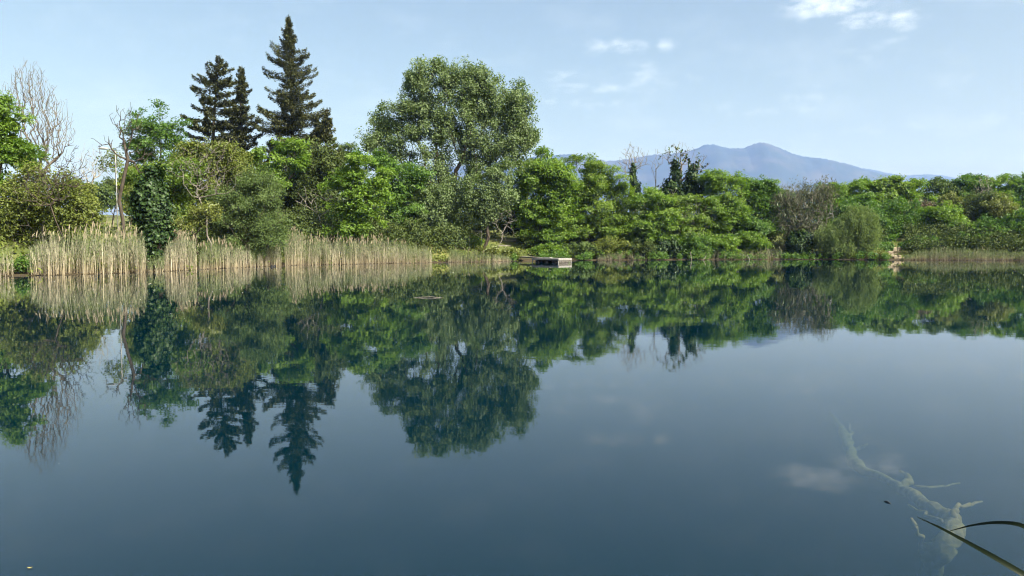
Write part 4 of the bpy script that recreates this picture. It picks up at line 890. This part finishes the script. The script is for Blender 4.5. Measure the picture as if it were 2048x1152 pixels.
stick('floating_twig', 'small dark twig floating left of the sunken branch', [w(1768, 1003), w(1774, 1004.5) + [0, 0, .006], w(1782, 1008)], [.003, .006, .003], 'dark_float', 'twig')

def sunken():
    M['sunken'] = noise_mat('silted_wood', (.10, .080, .030), (.27, .21, .08), 18, .9, (1, 1, 1), .5)
    root = empty('sunken_branch', on_water(1900, 1050)); base = np.array(root.location); tag(root, 'large silt-covered dead branch lying sunken under the near water', 'branch')
    def pts(L): return np.array([on_water(u, v, -z) - base for u, v, z, _ in L]), np.array([on_water(u, v)[1] / FPX * w_ * .5 for u, v, _, w_ in L])
    def sub(P, R, n):
        t = np.linspace(0, 1, len(P)); q = np.linspace(0, 1, n); r_ = np.random.default_rng(len(P))
        ker = np.array([.25, .5, .25]); X = np.stack([np.interp(q, t, P[:, i]) for i in range(3)], 1)
        Y = X.copy(); Y[1:-1] = .25 * X[:-2] + .5 * X[1:-1] + .25 * X[2:]; Y[1:-1] += r_.normal(0, .009, Y[1:-1].shape)
        return Y, np.interp(q, t, R) * 1.18 * r_.uniform(.88, 1.12, n)
    def limb(name, L, n):
        P, R = sub(*pts(L), n); return child(root, name, M['sunken'], lambda g: g.tube(P, R, 9), True)
    limb('trunk', [(1658, 822, .55, 4), (1676, 845, .5, 12), (1692, 880, .42, 20), (1702, 905, .36, 22), (1704, 926, .32, 26), (1740, 946, .28, 16), (1790, 970, .23, 17), (1822, 990, .19, 22), (1862, 1015, .14, 26), (1896, 1034, .14, 32), (1908, 1056, .13, 40), (1893, 1085, .2, 42), (1872, 1110, .30, 50), (1858, 1150, .55, 46), (1850, 1210, .8, 46)], 44)
    limb('branch', [(1700, 892, .38, 8), (1701, 868, .36, 6), (1700, 848, .36, 3)], 8)
    limb('branch', [(1712, 898, .36, 7), (1722, 893, .33, 6), (1736, 888, .3, 3)], 8)
    limb('branch', [(1804, 978, .22, 16), (1812, 966, .19, 16), (1824, 956, .16, 14), (1812, 947, .15, 8), (1800, 942, .15, 4)], 12)
    limb('branch', [(1826, 972, .2, 4), (1870, 973, .2, 4), (1920, 966, .22, 2)], 8)
    limb('branch', [(1906, 1034, .07, 12), (1911, 1014, .05, 8), (1930, 1010, .05, 7), (1964, 1003, .08, 3)], 10)
    limb('branch', [(1884, 1044, .09, 6), (1850, 1026, .1, 6), (1816, 1009, .12, 3)], 8)
    limb('branch', [(1822, 1038, .015, 5), (1829, 1052, .04, 8), (1837, 1072, .12, 7), (1846, 1110, .35, 6)], 10)
sunken()

def specks():
    r = np.random.default_rng(3); V, Q = [], []
    m = noise_mat('white_seed_fluff', (.6, .6, .56), (.8, .8, .76), 3)
    pts = [(r.uniform(0, 500), r.uniform(572, 640)) for _ in range(34)] + [(r.uniform(0, 2048), 526 + abs(r.normal(0, 60)) + 8) for _ in range(80)] + [(1413, 816), (118, 928), (1160, 760)]
    n = 0
    for u, v in pts:
        p = on_water(u, v); d = lake_dist(np.array([p[0]]), np.array([p[1]]))[0]
        if d > -.8: continue
        s_ = p[1] / FPX * r.uniform(.35, .8); a = np.arange(6) / 6 * 6.283
        ring = np.stack([np.cos(a) * s_ * r.uniform(.8, 1.6), np.sin(a) * s_ * 1.5, np.full(6, .004)], 1) + p * [1, 1, 0]
        V.append(np.vstack([ring, [p + [0, 0, s_ * .7]]])); Q += [(n + i, n + (i + 1) % 6, n + 6) for i in range(6)]; n += 7
    tag(mesh_obj('seed_fluff', np_mesh('seed_fluff', np.concatenate(V), None, Q), m), 'white specks of seed fluff drifting on the water', 'seed fluff', kind='stuff')
specks()

def floating_leaf():
    m = noise_mat('dry_yellow_leaf', (.35, .22, .05), (.55, .38, .10), 40, .7)
    p = on_water(60, 1137); g = Geo(); t = np.linspace(0, 1, 7); wd = np.sin(t * np.pi) ** .8 * .006
    L_ = np.stack([(t - .5) * .03, np.zeros(7), .003 + .006 * (t - .5) ** 2 * 4], 1)
    V = np.concatenate([L_ - np.stack([np.zeros(7), wd, -wd * .3], 1), L_, L_ + np.stack([np.zeros(7), wd, wd * .3], 1)])
    g.add(V, Q=[(r_ * 7 + i, r_ * 7 + i + 1, (r_ + 1) * 7 + i + 1, (r_ + 1) * 7 + i) for r_ in range(2) for i in range(6)])
    o = g.obj('fallen_leaf', m); o.location = p; o.rotation_euler = (0, 0, .3); tag(o, 'tiny yellow leaf floating at the bottom edge of the water', 'leaf')
floating_leaf()

def near_reed():
    m = leaf_mat('near_reed_blade', [(.007, .012, .004), (.009, .015, .005)], .08, .015)  # green taken nearly to black to imitate shade from the near bank's trees
    X = at(2190, 1100, 1.25); bz = float(terrain(X[:1], X[1:2])[0]); root = empty('reed_plant', (X[0], X[1], bz)); base = np.array(root.location)
    tag(root, 'near reed plant reaching two shade-darkened blades in from the corner', 'reed plant')
    top = at(2190, 1000, 1.25)
    child(root, 'stem', m, lambda g: g.tube([(0, 0, -.05), (.01, 0, (top[2] - bz) * .5), top - base], [.006, .005, .002], 8), True)
    def blade(P, Wp, tilt):
        P = np.array(P); t = np.linspace(0, 1, len(P)); q = np.linspace(0, 1, 28)
        X_ = np.stack([np.interp(q, t, P[:, i]) for i in range(3)], 1)
        for _ in range(3): X_[1:-1] = .25 * X_[:-2] + .5 * X_[1:-1] + .25 * X_[2:]
        W_ = np.interp(q, t, Wp); tg = unit(np.gradient(X_, axis=0)); sd = unit(np.cross(tg, unit(np.array(tilt)))); nn = np.cross(sd, tg)
        def b(g):
            V = np.stack([X_ - sd * W_[:, None] * .5, X_ - nn * W_[:, None] * .14, X_ + sd * W_[:, None] * .5], 1).reshape(-1, 3)
            V2 = V + np.repeat(nn, 3, 0) * .0006
            F = [(3 * i + j, 3 * i + j + 1, 3 * i + j + 4, 3 * i + j + 3) for i in range(27) for j in range(2)]
            g.add(V - base, Q=F); g.add(V2 - base, Q=[f[::-1] for f in F])
        return child(root, 'blade', m, b, True)
    e = lambda u, v, D: at(u, v, D)
    blade([e(2190, 1235, 1.25), e(2120, 1192, 1.25), e(2048, 1149, 1.27), e(1985, 1112, 1.3), e(1930, 1082, 1.34), e(1880, 1055, 1.38), e(1834, 1034, 1.42)], [.010, .0105, .0102, .0088, .0065, .004, .0008], (-.45, -.75, .6))
    blade([e(2190, 1150, 1.25), e(2110, 1085, 1.26), e(2062, 1058, 1.28), e(2030, 1046, 1.3), e(1985, 1044.5, 1.33), e(1940, 1051, 1.36), e(1900, 1062, 1.4)], [.0085, .009, .0085, .007, .005, .003, .0008], (-.4, -.75, .6))
near_reed()

# ------------------------------------------------------------------ haze
def haze():
    m, N, L = new_mat('pale_air')
    out = N.new('ShaderNodeOutputMaterial'); v = N.new('ShaderNodeVolumePrincipled')
    v.inputs['Color'].default_value = (.22, .37, .92, 1); v.inputs['Density'].default_value = 0.95e-4; v.inputs['Absorption Color'].default_value = (1, 1, 1, 1); v.inputs['Anisotropy'].default_value = 0.0
    L.new(v.outputs[0], out.inputs['Volume'])
    g = Geo(); g.box((0, 4600, 560), (17800, 10300, 1132)); o = g.obj('haze', m)
    tag(o, 'thin blue summer haze over the land and lake', 'haze', kind='stuff')
haze()
